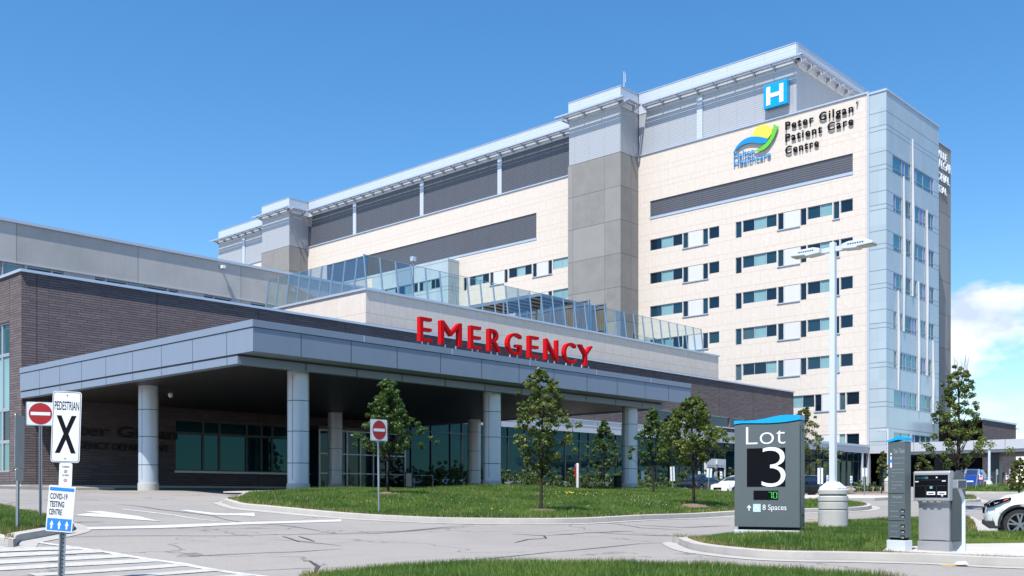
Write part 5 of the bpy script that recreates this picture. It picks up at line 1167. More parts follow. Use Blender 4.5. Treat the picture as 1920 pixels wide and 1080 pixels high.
# lamp posts
def lamp(label, P, scl, hgt, base_h, base_d, heads, pole_w):
    t = thing('lamp_post', label, 'lamp post', P, 0, 'square lamp posts on concrete bases', True)
    r = base_d/2; mb = MB()
    mb.lathe(0, 0, [(r*.99,-.4),(r*.985,base_h*.44),(r*.94,base_h*.455),(r*.94,base_h*.475),(r*.99,base_h*.49),(r*.985,base_h*.66),(r*.94,base_h*.675),(r*.94,base_h*.69),(r*1.0,base_h*.70),(r*.99,base_h*.8),(r*.9,base_h*.84),(r*.9,base_h*.865),(r,base_h*.88),(r*1.0,base_h*.975),(r*.94,base_h)], 36); mb.build('base', M['base'], t, smooth=True)
    mb = MB(); q = pole_w; a, b = r*.68, q*.75
    mb.add([(x*a,y*a,base_h) for x, y in ((-1,-1),(1,-1),(1,1),(-1,1))]+[(x*a,y*a,base_h+.03) for x, y in ((-1,-1),(1,-1),(1,1),(-1,1))]+[(x*b,y*b,base_h+.17*scl) for x, y in ((-1,-1),(1,-1),(1,1),(-1,1))], [(i, (i+1) % 4, (i+1) % 4+4, i+4) for i in range(4)]+[(i+4, (i+1) % 4+4, (i+1) % 4+8, i+8) for i in range(4)]+[(8,9,10,11),(3,2,1,0)]); mb.build('pole_foot', M['lamp'], t)
    mb = MB(); mb.add([(x*q/2,y*q/2,base_h+.1) for x, y in ((-1,-1),(1,-1),(1,1),(-1,1))]+[(x*q/2*.9,y*q/2*.9,hgt) for x, y in ((-1,-1),(1,-1),(1,1),(-1,1))], [(0,3,2,1),(4,5,6,7),(0,1,5,4),(1,2,6,5),(2,3,7,6),(3,0,4,7)]); mb.build('pole', M['lamp'], t, bevel=.012)
    for s in heads:
        z = hgt-.16*scl; mb = MB(); ya, yb = sorted((s*q/2, s*.36*scl)); mb.box(-.035*scl, .035*scl, ya, yb, z-.045*scl, z+.06*scl); hd = mb.build('lamp_head', M['lamp'], t)
        mb = MB(); mb.prism([(s*.26*scl, z-.05*scl),(s*.26*scl, z+.06*scl),(s*.42*scl, z+.10*scl),(s*.80*scl, z+.09*scl),(s*.97*scl, z+.02*scl),(s*.97*scl, z-.03*scl),(s*.62*scl,z-.045*scl),(s*.60*scl,z-.075*scl)], (-.15*scl,0,0), (0,1,0), uZ, (1,0,0), .30*scl); mb.build('housing', M['lamp'], hd, bevel=.015*scl)
        mb = MB(); a, b = sorted((s*.63*scl, s*.95*scl)); mb.add([(-.13*scl,a,z-(.05 if s>0 else .05)*scl),(.13*scl,a,z-.05*scl),(.13*scl,b,z-.05*scl),(-.13*scl,b,z-.05*scl),(-.13*scl,a,z-.038*scl),(.13*scl,a,z-.038*scl),(.13*scl,b,z-.038*scl),(-.13*scl,b,z-.038*scl)], [(0,3,2,1),(4,5,6,7),(0,1,5,4),(1,2,6,5),(2,3,7,6),(3,0,4,7)]); mb.build('lens', M['lens'], hd)
        mb = MB()
        for i in range(7): y = s*(.42+.055*i)*scl; mb.box(-.154*scl, -.149*scl, y-.016*scl, y+.016*scl, z+.02*scl, z+.045*scl)
        mb.build('cooling_slot', M['black'], hd)
    return t
P = gl(1562, 989, 'ticket'); k = F/(P@FW)
lamp('tall grey twin-headed lamp post beside the Lot 3 sign', P, 1.0, (989-455)/k, (989-917.5)/k, 55/k, (1,-1), .135)
P = gp(1665, 921.5, .1); k = F/(P@FW)
lamp('slender single-headed lamp post left of the rates pylon, by the shrubs', P, 1.0, (921.5-803)/k, (921.5-900)/k, 14/k, (1,), .13)
P = atD(1855, 920, 62); k = F/62; P[2] = (HZ-921)/k
lamp('lamp post at far right beside the blue car', P, 1.0, (921-845)/k, (921-907)/k, 12.5/k, (), .13)

# small parking signs
def psign(label, px, py, D, top, w_px, h_px, face='plate', yaw=0., lean=0., back=False, red=False, blue=False, grp='small parking signs on posts', gap=0):
    P = atD(px, py, D); k = F/D
    t = thing('parking_sign', label, 'sign', P, A0+yaw, grp, True); t.rotation_euler = (0, lean, A0+yaw)
    hz = (py-top)/k; mb = MB(); mb.tube([(0,.025,-.4),(0,.025,hz-.02)], .028, 6); mb.build('post', M['galv'], t)
    w_, h_ = w_px/k, h_px/k; mb = MB(); plate(mb, w_, h_, hz-h_, -.004, min(.02, w_*.2), th=.006); f_ = mb.build('sign_face', M[face], t)
    if back: mb = MB(); mb.box(-.03, .03, -.035, -.011, hz-h_-.05, hz+.03); mb.build('front_post', M['galv'], t)
    if red: mb = MB(); plate(mb, w_*.9, h_*.38, hz-h_*1.4, -.004, .015, th=.006); mb.build('tow_plate', M['dred'], t)
    if red or blue: mb = MB(); disc(mb, 0, hz-h_*.32, w_*.27, -.0108); mb.build('symbol', M['dred'], f_)
    if blue: mb = MB(); mb.box(-w_*.32, w_*.32, -.0125, -.0105, hz-h_*.86, hz-h_*.56); mb.build('blue_panel', M['blue'], f_)
    return t
psign('white parking sign beside the rightmost canopy column', 1205, 921, 60, 883, 5.5, 17)
psign('back-to-back white sign between the two middle lawn trees', 1262, 924, 58, 875, 8.5, 27, 'plate', R(8), R(-2), True)
psign('tilted white paper sign in front of the black sedan', 1327, 927, 66, 878, 10, 17, 'paper', 0, R(4), True)
psign('small blue-badge sign above the black sedan roof', 1311, 925, 84, 884, 4.2, 7, 'plate', 0, 0, False, False, True)
psign('small blue-badge sign above the white sedan bonnet', 1352, 925, 84, 884, 4.2, 13, 'plate', 0, 0, False, False, True)
psign('tall white sign plate between Lot 3 sign and lamp post', 1538, 931, 55, 877.5, 10, 30, 'plate', R(-6), 0, True)
psign('small blue-badge sign left of the tall lamp post', 1551.5, 922, 66, 891, 3.6, 13, 'plate', 0, 0, False, False, True)
psign('small blue-badge sign standing in the shrubs right of the tall lamp post', 1596, 924, 60, 892.5, 4, 13, 'plate', 0, 0, False, False, True)
psign('white sign on the concrete median, just left of the slender lamp post', 1621, 935.5, 51, 877.5, 10, 16, 'plate', 0, 0, True)
psign('white and red tow-away sign beside the blue car', 1839, 919, 64, 891, 6.5, 8, 'plate', 0, 0, False, True)
psign('white and red tow-away sign right of the far lamp post', 1888, 919, 64, 891, 6.5, 8.5, 'plate', 0, R(2), False, True)
for px, top, lean, lb in ((1804, 877, 9, 'leaning bare grey post left of the blue car'), (1828.5, 879, 9, 'leaning bare grey post in front of the blue car'), (1867.5, 880, 2, 'upright bare grey post right of the far lamp'), (1890.5, 879, 4, 'bare grey post slightly leaning, rightmost of the far lawn posts')):
    P = atD(px, 921, 61); k = F/61; t = thing('sign_post', lb, 'post', P, A0, 'bare sign posts on the far lawn', True); t.rotation_euler = (0, R(lean), A0); hz = (921-top)/k
    mb = MB(); mb.tube([(0,0,-.3),(0,0,hz)], .04, 6); mb.build('post', M['galv'], t); mb = MB(); plate(mb, .12, .34, hz-.34, -.045, .01, th=.006); mb.build('sign_back', M['alu'], t)
# intercom bollard, bin, notice board, barrier
P = atD(1083, 917.5, 70); k = F/70
t = thing('intercom_bollard', 'slim grey help-point bollard with a red and blue panel on the lawn edge', 'bollard', P, A0, None, True); hz = 49/k
mb = MB(); mb.lathe(0, 0, [(.09,-.3),(.09,hz*.98),(.07,hz)], 14); mb.build('post', M['lamp'], t, smooth=True); mb = MB(); mb.box(-.2, -.09, -.06, .06, hz*.5, hz*.97); rp = mb.build('call_panel', M['dred'], t); mb = MB(); mb.box(-.19, -.1, -.064, -.061, hz*.86, hz*.94); mb.build('call_light', M['blue'], rp)
mb = MB(); mb.box(-.16, .16, -.16, .16, -.1, .06); mb.build('foot', M['base'], t)
P = atD(1161, 919, 60); k = F/60
t = thing('litter_bin', 'square black litter bin beside the rightmost canopy column', 'bin', P, A0+R(20), None, True)
mb = MB(); mb.box(-.24, .24, -.24, .24, -.1, 26/k); mb.build('body', M['binm'], t, bevel=.02); mb = MB(); mb.box(-.26, .26, -.26, .26, 26/k, 27.5/k); mb.build('lid', M['mull'], t)
P = atD(767, 909, 66); P[2] = g1(P[0], P[1])
t = thing('notice_board', 'dark free-standing notice board with a printed sheet by the entrance doors', 'notice board', P, A0+R(-10), None, True)
mb = MB(); mb.box(-.25, .25, -.04, .04, .05, 1.1); mb.build('frame', M['binm'], t); mb = MB(); mb.box(-.19, .19, -.05, -.042, .16, 1.0); mb.build('printed_sheet', M['band'], t); mb = MB(); mb.box(-.28, .28, -.22, .22, 0, .05); mb.build('foot', M['binm'], t)
P = atD(794, 910, 65); P[2] = g1(P[0], P[1])
t = thing('steel_barrier', 'low steel tube barrier in front of the entrance glazing', 'barrier', P, A0, None, True)
mb = MB(); mb.tube([(-.6,0,0),(-.6,0,.85),(.6,0,.85),(.6,0,0)], .025, 6); mb.build('tube_frame', M['lamp'], t)
# litter on the kerb
P = gp(1803, 1059.5, .02); t = thing('crumpled_paper', 'crumpled pale blue paper lying in the gutter below the ticket machine', 'litter', P, .3, None, True)
mb = MB(); q = [( .14*math.cos(a)*(.7+.4*rnd.random()), .10*math.sin(a)*(.7+.4*rnd.random()), .015+.05*rnd.random()) for a in np.arange(0, 6.28, .42)]; mb.add([(a,b,.004+c*.4) for a,b,c in q]+[(a*.5+.02,b*.5,.03+c*.5) for a,b,c in q]+[(0,0,.035)], [(i, (i+1) % len(q), (i+1) % len(q)+len(q), i+len(q)) for i in range(len(q))]+[(i+len(q), (i+1) % len(q)+len(q), 2*len(q)) for i in range(len(q))]); mb.build('sheet', M['paper'], t)
P = gp(1778, 1061, .02); t = thing('yellow_stick', 'short yellow strip of litter left of the crumpled paper', 'litter', P, A0, None, True); mb = MB(); mb.box(-.1, .1, -.012, .012, 0, .02); mb.build('strip', M['yellow'], t)

# ------------------------------------------------------------------ trees and shrubs
def leaves(rg, C, n, rad, sz, flat=.55):
    """n leaf faces scattered round each clump centre; returns verts (n*4), quads"""
    k = len(C); cen = np.repeat(C, n, 0); m = len(cen); r = np.repeat(np.broadcast_to(rad, (k,)), n)
    d = rg.normal(size=(m, 3)); d /= np.linalg.norm(d, axis=1)[:,None]; d *= (r*rg.uniform(.15, 1.0, m)**.6)[:,None]; d[:,2] *= .8
    p = cen+d; nn = d/np.linalg.norm(d, axis=1)[:,None]+rg.normal(size=(m, 3))*flat+np.array([0,0,.45]); nn /= np.linalg.norm(nn, axis=1)[:,None]
    a = np.cross(nn, rg.normal(size=(m, 3))); a /= np.linalg.norm(a, axis=1)[:,None]; b = np.cross(nn, a); s = (sz*rg.uniform(.6, 1.35, m))[:,None]
    V = np.stack([p-a*s, p-b*s*.55+nn*s*.12, p+a*s, p+b*s*.55+nn*s*.12], 1).reshape(-1, 3)
    return V, np.arange(m*4).reshape(-1, 4)
def tree(label, P, H, cw, cz0, prof, seed, mat='leaf', leaf=.055, nc=95, nl=62, dens=1.7, lean=0., trunk_r=.06, twigs=0, mulch=True, group='young street trees on the lawns', gap=.0):
    """H total height, cw crown width, cz0 bottom of the crown, prof: crown half-width (0..1) at equal height steps"""
    rg = np.random.default_rng(seed); t = thing('street_tree', label, 'tree', P, 0, group, True)
    mb = MB(); top = H*.9; n = 9; tr = [np.array((lean*z/H+.03*math.sin(z*2.1+seed), .03*math.cos(z*1.7+seed), z)) for z in np.linspace(-.25, top, n)]
    mb.tube(tr, [trunk_r*(1.25 if i == 0 else 1-.85*i/(n-1)) for i in range(n)], 9)
    ax = lambda z: np.array((lean*z/H+.03*math.sin(z*2.1+seed), .03*math.cos(z*1.7+seed), z))
    C = []; rad = []; nc = int(nc*dens); nl = int(nl*1.0); leaf *= .80
    zs = np.linspace(0, 1, len(prof))
    for i in range(nc):
        f = (i+.5)/nc; f = f**.86 if i % 4 else rg.random(); z = cz0+(H-cz0)*f; w_ = np.interp(f, zs, prof)*cw/2
        a = i*2.399+rg.normal()*.25; q = w_*math.sqrt(rg.uniform(.12, 1.0))*(1+.22*math.sin(3*a+seed)+.14*math.sin(2*a+5*f+seed*2)+rg.normal()*.10+(.28 if i % 13 == 5 else 0))
        c = ax(z)+np.array((q*math.cos(a), q*math.sin(a), rg.normal()*.05)); C.append(c); rad.append(rg.uniform(.06, .13)*cw*(.7 if f > .85 else 1)*.60)
        if i % 4 == 0 and w_ > .12*cw*.5:
            b0 = ax(max(cz0*.78, z-q*.95-.12)); mid = (b0+c)/2+np.array((0,0,-.06*q)); mb.tube([b0, mid, c], [trunk_r*.34*(1-f*.6), trunk_r*.22*(1-f*.5), .006], 5)
    for i in range(twigs):
        f = rg.uniform(.75, 1.0); b0 = ax(H*.78); e = ax(H*.9)+np.array((rg.normal()*.3, rg.normal()*.3, rg.uniform(.3, .95))); mb.tube([b0, (b0+e)/2+rg.normal(size=3)*.06, e, e+np.array((rg.normal()*.1, rg.normal()*.1, .18))], [.014, .010, .006, .003], 4)
    mb.build('trunk', M['bark'], t, smooth=True)
    V, Q = leaves(rg, np.array(C), nl, np.array(rad), leaf); rawmesh('crown', V, Q, M[mat], t)
    if mulch:
        mb = MB(); m_ = 22; rr = [(.55*(1+.16*math.sin(3*k+seed)+.10*math.sin(7.3*k)+.2*math.cos(2*math.pi*k/m_+2.2)), .0) for k in range(m_)]; mb.add([(r*math.cos(2*math.pi*k/m_)*1.0, r*math.sin(2*math.pi*k/m_), -.02) for k, (r, _) in enumerate(rr)]+[(.3*math.cos(2*math.pi*k/m_), .3*math.sin(2*math.pi*k/m_), .07+.02*math.sin(5*k+seed)) for k in range(m_)]+[(0,0,.10)], [(k, (k+1) % m_, (k+1) % m_+m_, k+m_) for k in range(m_)]+[(m_+k, m_+(k+1) % m_, 2*m_) for k in range(m_)])
        mr = thing('mulch_ring', 'pale bark mulch heap round the trunk of '+label.split(',')[0][:0]+mulch, 'mulch', P, 0, 'mulch rings under the lawn trees', True); mb.build('mulch_heap', M['mulch'], mr, smooth=True)
    return t
def ptree(label, px, pyb, top, x0, x1, bot, prof, seed, D=None, key='front', mulch=True, **kw):
    P = gl(px, pyb, key) if D is None else atD(px, pyb, D); k = F/(P@FW)
    return tree(label, P, (pyb-top)/k, (x1-x0)/k, (pyb-bot)/k, prof, seed, lean=((x0+x1)/2-px)/k*0.0, mulch=mulch, **kw)
PEAR = [.35,.72,.98,1.0,.92,.80,.66,.5,.34,.22,.12]
PEAR2 = [.3,.7,.95,1.0,.95,.82,.62,.55,.40,.36,.2]
ptree('dense green young tree behind the middle no entry sign', 729, 927, 712, 667, 798, 848, [.35,.9,1.0,.98,.85,.62,.52,.42,.34,.22,.10], 11, mulch='the tree behind the no entry sign', mat='leaf2', leaf=.06, nc=105)
ptree('olive green young tree in the middle of the front lawn', 1016, 960, 696, 957, 1081, 880, [.25,.55,.75,.95,1.0,.95,.86,.66,.52,.44,.20], 5, mulch='the middle lawn tree', mat='leaf', leaf=.05, nc=120)
ptree('small dense young tree right of the help-point bollard', 1132, 919, 789, 1096, 1168, 880, PEAR, 8, D=69, mulch=False, mat='leaf2', leaf=.08, nc=80, nl=60)
ptree('deep green young tree just right of the rightmost canopy column', 1224, 921, 768, 1177, 1258, 872, [.3,.8,1.0,.95,.85,.7,.55,.45,.34,.24,.12], 21, D=47, mulch=False, mat='leaf2', leaf=.065, nc=85, nl=55)
ptree('hazy olive young tree behind and between two larger trees', 1254, 924, 783, 1226, 1296, 878, [.4,.8,1.0,1.0,.95,.85,.7,.5,.4,.3,.15], 23, D=60, mulch=False, mat='leaf3', leaf=.075, nc=60, nl=50)
ptree('broad olive green young tree left of the Lot 3 sign', 1299, 950, 744, 1236, 1368, 868, [.25,.7,.95,1.0,.95,.82,.62,.52,.44,.32,.16], 14, mulch='the tree left of the Lot 3 sign', mat='leaf', leaf=.058, nc=115)
ptree('loose yellow green young tree half hidden behind the Lot 3 sign', 1508, 930, 766, 1462, 1562, 886, [.4,.9,1.0,.95,.8,.7,.5,.42,.4,.3,.2], 17, D=58, mulch=False, mat='leaf3', leaf=.075, nc=75, nl=42)
ptree('tall open tree with bare top twigs behind the ticket machine', 1797, 946, 690, 1741, 1886, 876, [.35,.95,1.0,.8,.62,.56,.50,.36,.34,.30,.12], 29, D=36, mulch=False, mat='leaf', leaf=.062, nc=84, nl=60, dens=1.25, twigs=9, trunk_r=.085)
ptree('small green tree behind the slender lamp post', 1654, 922, 848, 1640, 1672, 895, PEAR, 31, D=64, mulch=False, mat='leaf3', leaf=.08, nc=34, nl=44, trunk_r=.04)
ptree('small olive tree right of the rates pylon', 1729, 925, 852, 1708, 1752, 895, PEAR, 33, D=66, mulch=False, mat='leaf3', leaf=.08, nc=38, nl=44, trunk_r=.04)
ptree('bushy olive tree at the far right edge behind the white car', 1912, 924, 862, 1890, 1945, 918, [.7,.95,1.0,1.0,.9,.8,.7,.6,.5,.3], 37, D=55, mulch=False, mat='leaf3', leaf=.075, nc=70, nl=50)
# planting beds: low shrubs massed along the glass walls (nobody could count them)
def shrubs(label, pts, hgt, seed, n, mat='shrub', sz=.075):
    rg = np.random.default_rng(seed); C = []; rad = []
    for (x0, y0), (x1, y1), wd in pts:
        for _ in range(int(n*math.hypot(x1-x0, y1-y0))):
            f = rg.random(); x = x0+(x1-x0)*f+rg.normal()*.05; y = y0+(y1-y0)*f+rg.uniform(-wd, wd); h = hgt*rg.uniform(.4, 1.15)*(1+.25*math.sin(x*1.3)+.15*math.sin(x*3.1)); z = g1(x, y)
            for q in range(3): C.append((x+rg.normal()*.1, y+rg.normal()*.1, z+h*(.3+.35*q)*rg.uniform(.8, 1.1))); rad.append(.20*rg.uniform(.7, 1.2))
    V, Q = leaves(rg, np.array(C), 34, np.array(rad), sz); tag(rawmesh('shrubs', V, Q, M[mat]), label, 'shrubs', None, 'stuff')
shrubs('low leafy shrubs massed along the foot of the glass walls', [((46,51.3),(103,52.2),1.0)], 1.45, 3, 8.0)
a, b = gp(1562,925)[:2], gp(1682,921)[:2]
shrubs('low mixed shrubs in the bed below the link building', [((a[0],a[1]),(b[0],b[1]),1.0)], .85, 9, 3.2)
shrubs('shrubs behind the far end of the front lawn', [((54,41.5),(66,47),.9)], .9, 19, 5)
# clover and dandelions on the front lawn
def flowers(label, mat, spots, seed, sz):
    rg = np.random.default_rng(seed); V = []; Fq = []
    for px, py, n, sp in spots:
        c = gl(px, py, 'front')
        for _ in range(n):
            x, y = c[0]+rg.normal()*sp, c[1]+rg.normal()*sp
            if not inside(LAWNS['front'][0], np.array([x]), np.array([y]))[0]: continue
            z = lz('front', x, y)+.11; b = len(V); V += [(x-sz,y,z),(x,y-sz,z+.01),(x+sz,y,z),(x,y+sz,z+.01),(x,y,z+sz*.8)]; Fq += [(b,b+1,b+4),(b+1,b+2,b+4),(b+2,b+3,b+4),(b+3,b,b+4)]
    tag(rawmesh('flowers', V, Fq, M[mat]), label, 'flowers', None, 'stuff')
flowers('yellow dandelions scattered on the front lawn', 'petal', [(1062,928,18,.35),(1090,931,12,.5),(915,962,1,.2),(940,965,1,.2),(682,946,1,.1)], 2, .026)
flowers('white clover heads scattered on the front lawn', 'clover', [(1022,931,6,.25),(1180,934,8,.7),(900,950,5,1.6),(1240,945,9,1.6)], 4, .018)

# ------------------------------------------------------------------ vehicles
def lerp_tab(tab, x): xs = [q[0] for q in tab]; return [float(np.interp(x, xs, [q[i] for q in tab])) for i in range(1, len(tab[0]))]
def car(name, label, cat, P, rz, paint, tab, roof, wheels, wr, glass, extra=None, group=None, clad=False, scale=1.0):
    """tab: (x, bottom z, shoulder z, half width) stations of the lower body, front at +x; roof: (x, top z, half width) stations of the cabin"""
    t = thing(name, label, cat, P, rz, group, True); t.scale = (scale,)*3
    xs = sorted({*[q[0] for q in tab], *np.round(np.linspace(tab[0][0], tab[-1][0], 48), 3)})
    def zbot(x, y):
        zb, zs_, w_ = lerp_tab(tab, x)
        for wx in wheels:
            d = abs(x-wx)
            if d < wr*1.16: zb = max(zb, wr*.98+math.sqrt(max(0, (wr*1.16)**2-d*d)))
        return zb
    V = []; rings = 0
    for x in xs:
        zb, zs_, w_ = lerp_tab(tab, x); zo = zbot(x, w_); zm = (max(zb, .3)+zs_)/2
        zo = min(zo, zs_-.06)
        pts = [(w_*.94, zo), (w_*1.0, max(zo+.02, zm)), (w_*.985, max(zo+.04, zs_-.07)), (w_*.93, zs_), (w_*.5, zs_+.028), (0, zs_+.035)]
        ring = [(x, y, z) for y, z in pts] + [(x, -y, z) for y, z in pts[-2::-1]]; V += ring; rings += 1; m = len(ring)
    Fs = [(i*m+k, i*m+k+1, (i+1)*m+k+1, (i+1)*m+k) for i in range(rings-1) for k in range(m-1)]
    Fs += [tuple(range(m)), tuple((rings-1)*m+k for k in range(m))[::-1]]
    body = MB().add(V, Fs).build('body', paint, t, smooth=True)
    mb = MB(); zb = min(q[1] for q in tab); mb.box(tab[0][0]+.15, tab[-1][0]-.15, -tab[len(tab)//2][3]*.86, tab[len(tab)//2][3]*.86, zb+.02, zb+.30); mb.build('underbody', M['plastic'], t)
    # cabin
    xr = sorted({*[q[0] for q in roof], *np.round(np.linspace(roof[0][0], roof[-1][0], 30), 3)}); V = []; m = 9
    for x in xr:
        zt, wt = lerp_tab(roof, x); _, zs_, w_ = lerp_tab(tab, x); zt = max(zt, zs_+.03); f = (zt-zs_)
        wl = w_*.93; pts = [(wl, zs_-.02), (wl+(wt-wl)*.72, zs_+f*.72), (wt, zs_+f*.92), (wt*.72, zt), (0, zt+.015)]
        V += [(x, y, z) for y, z in pts]+[(x, -y, z) for y, z in pts[-2::-1]]
    Fs = [(i*m+k, i*m+k+1, (i+1)*m+k+1, (i+1)*m+k) for i in range(len(xr)-1) for k in range(m-1)]+[tuple(range(m)), tuple((len(xr)-1)*m+k for k in range(m))[::-1]]
    cb = MB().add(V, Fs).build('cabin', paint, t, smooth=True)
    def side(x, f, sgn, off=.006):
        zt, wt = lerp_tab(roof, x); _, zs_, w_ = lerp_tab(tab, x); zt = max(zt, zs_+.03); wl = w_*.93; h = zt-zs_; y = wl+(wt-wl)*f if f < .72 else wl+(wt-wl)*f
        return (x, sgn*(y+off), zs_+h*f)
    for (a, b) in glass['side']:
        for sgn in (1, -1):
            mb = MB(); n = 8; q = [a+(b-a)*i/n for i in range(n+1)]; mb.add([side(x, .10, sgn) for x in q]+[side(x, .74, sgn) for x in q], [(i, i+1, n+2+i, n+1+i) for i in range(n)]); mb.build('side_window', M['carglass'], t)
    for nm, (xa, xb) in (('windscreen', glass['front']), ('rear_window', glass['rear'])):
        mb = MB(); V = []
        for i in range(7):
            x = xa+(xb-xa)*i/6; zt, wt = lerp_tab(roof, x); _, zs_, w_ = lerp_tab(tab, x); zt = max(zt, zs_+.03)
            for s_ in (-1, -.5, 0, .5, 1): y = s_*wt*.80; zz_ = zt+.015*(1-abs(s_)/.72*.9 if abs(s_) < .72 else .1)+.010-(.02*max(0, abs(s_)-.72)); V.append((x, y, zz_))
        mb.add(V, [(i*5+k, i*5+k+1, (i+1)*5+k+1, (i+1)*5+k) for i in range(6) for k in range(4)]); mb.build(nm, M['carglass'], t, smooth=True)
    for wx in wheels:
        for sgn in (1, -1):
            w_ = lerp_tab(tab, wx)[2]; y0 = sgn*(w_-.03)
            mb = MB(); n = 36; prof = [(wr*.72,0),(wr*.93,.0),(wr,-.035),(wr,-.18),(wr*.93,-.21),(wr*.7,-.21)]; Vw = []
            for r, d in prof: Vw += [(wx+r*math.cos(2*math.pi*k/n), y0+sgn*d, wr+r*math.sin(2*math.pi*k/n)) for k in range(n)]
            mb.add(Vw, [(i*n+k, i*n+(k+1) % n, (i+1)*n+(k+1) % n, (i+1)*n+k) for i in range(len(prof)-1) for k in range(n)]+[tuple((len(prof)-1)*n+k for k in range(n))]); wo = mb.build('wheel', M['tyre'], t, smooth=True)
            mb = MB(); 
            for k in range(5):
                a = 2*math.pi*k/5+.3
                for da in (-.21, .21):
                    e = (math.cos(a+da), math.sin(a+da)); s0 = (math.cos(a+da*.3), math.sin(a+da*.3)); c = ((s0[0]*.14+e[0]*.68)*wr/2, (s0[1]*.14+e[1]*.68)*wr/2); dr = np.array((e[0]*.68-s0[0]*.14, 0, e[1]*.68-s0[1]*.14)); Ld = np.linalg.norm(dr); dr /= Ld
                    mb.obox((wx+c[0], y0-sgn*.02-sgn*.001*(da > 0), wr+c[1]), dr, np.cross(dr, (0,1,0)), (0,1,0), Ld*wr/2, wr*.055, .014)
            V2 = []
            for r, d in ((wr*.66,-.004),(wr*.74,.004),(wr*.74,-.03),(wr*.66,-.05)): V2 += [(wx+r*math.cos(2*math.pi*k/n), y0+sgn*d, wr+r*math.sin(2*math.pi*k/n)) for k in range(n)]
            mb.add(V2, [(i*n+k, i*n+(k+1) % n, (i+1)*n+(k+1) % n, (i+1)*n+k) for i in range(3) for k in range(n)])
            mb.add([(wx+wr*.16*math.cos(2*math.pi*k/18), y0-sgn*.001, wr+wr*.16*math.sin(2*math.pi*k/18)) for k in range(18)], [tuple(range(18))]); mb.build('rim', M['rim'], wo)
            mb = MB(); mb.add([(wx+wr*.7*math.cos(2*math.pi*k/n), y0-sgn*.10, wr+wr*.7*math.sin(2*math.pi*k/n)) for k in range(n)], [tuple(range(n))]); mb.build('brake_disc', M['dark'], wo)
            mb = MB(); r0 = wr*1.17; mb.add([(wx+r0*math.cos(2*math.pi*k/n), y0-sgn*.16, wr+r0*math.sin(2*math.pi*k/n)) for k in range(n)], [tuple(range(n))]); mb.build('wheel_well', M['plastic'], t)
            if clad:
                mb = MB(); q = 20; V3 = []
                for k in range(q+1):
                    a = math.pi*k/q*1.08-.04*math.pi
                    for r, d in ((wr*1.15,.012),(wr*1.30,.016),(wr*1.30,-.03)): V3.append((wx+r*math.cos(a), sgn*w_*.985+sgn*d, wr+r*math.sin(a)))
                mb.add(V3, [(k*3+j, k*3+j+1, k*3+4+j, k*3+3+j) for k in range(q) for j in range(2)]); mb.build('arch_cladding', M['plastic'], t, smooth=True)
    if extra: extra(t)
    return t
SED = [(-2.35,.34,.80,.62),(-2.25,.26,.92,.80),(-1.8,.22,.98,.89),(0,.2,.95,.92),(1.0,.2,.93,.92),(1.7,.2,.84,.90),(2.15,.22,.74,.80),(2.35,.28,.60,.62)]
SEDR = [(-2.0,1.0,.62),(-1.55,1.24,.60),(-1.0,1.42,.58),(-.2,1.47,.58),(.35,1.42,.57),(.8,1.22,.60),(1.25,.96,.68)]
SEDG = dict(side=((-1.45,-.45),(-.38,.75)), front=(.45,1.12), rear=(-1.85,-1.15))
def sedan_face(grille):
    def f(t):
        mb = MB(); mb.prism([(-.36,.56),(.36,.56),(.30,.40),(-.30,.40)], (2.36,0,0), (0,1,0), uZ, (1,0,0), .03); g_ = mb.build('grille', M['dark'], t)
        mb = MB(); mb.box(2.385, 2.40, -.03, .03, .45, .52); mb.build('badge', M['chrome'], g_)
        for s_ in (-1, 1):
            mb = MB(); mb.add([(2.30,s_*.52,.66),(2.02,s_*.84,.74),(2.06,s_*.82,.62),(2.36,s_*.50,.56)], [(0,1,2,3)]); mb.add([(2.28,s_*.52,.67),(2.0,s_*.83,.755),(1.96,s_*.80,.76),(2.2,s_*.5,.69)], [(0,1,2,3)]); mb.build('headlight', M['lampglass'], t)
            mb = MB(); mb.obox((.62, s_*.99, .98), (1,0,0), (0,1,0), (0,0,1), .07, .09, .06); mb.build('mirror', M[grille], t, bevel=.02)
        mb = MB(); mb.box(2.38, 2.41, -.22, .22, .31, .40); mb.build('number_plate', M['plate'], t)
        mb = MB(); mb.box(2.20, 2.37, -.55, .55, .23, .29); mb.build('lower_intake', M['plastic'], t)
    return f
def carpos(px, py, D): p = atD(px, py, D); p[2] = (HZ-py)/F*D; return p
# local +x is the nose; it points at the camera for rz = TH+pi, viewer's left for rz = TH+pi/2
toL = TH+math.pi/2
car('parked_car', 'black sedan parked nose-left behind the lawn trees, left of the white sedan', 'car', carpos(1312,925,79), toL+R(52), M['carn'], SED, SEDR, (1.42,-1.40), .33, SEDG, sedan_face('carn'), 'cars parked beyond the lawns')
car('parked_car', 'white sedan parked behind the Lot 3 sign with only its nose showing', 'car', carpos(1384,929,74), toL+R(40), M['carw'], SED, SEDR, (1.42,-1.40), .33, SEDG, sedan_face('carw'), 'cars parked beyond the lawns')
car('parked_car', 'dark blue sedan parked between the Lot 3 sign and the tall lamp post', 'car', carpos(1508,931,70), toL+R(28), M['carn'], SED, SEDR, (1.42,-1.40), .34, SEDG, sedan_face('carn'), 'cars parked beyond the lawns')
HAT = [(-2.05,.34,.86,.70),(-1.98,.28,.98,.84),(-1.6,.24,1.02,.90),(0,.22,.98,.92),(1.0,.22,.95,.92),(1.6,.22,.88,.90),(1.95,.24,.78,.82),(2.12,.3,.62,.64)]
HATR = [(-2.02,1.08,.66),(-1.75,1.46,.62),(-1.2,1.56,.62),(-.2,1.57,.62),(.3,1.5,.60),(.8,1.24,.64),(1.2,.98,.70)]
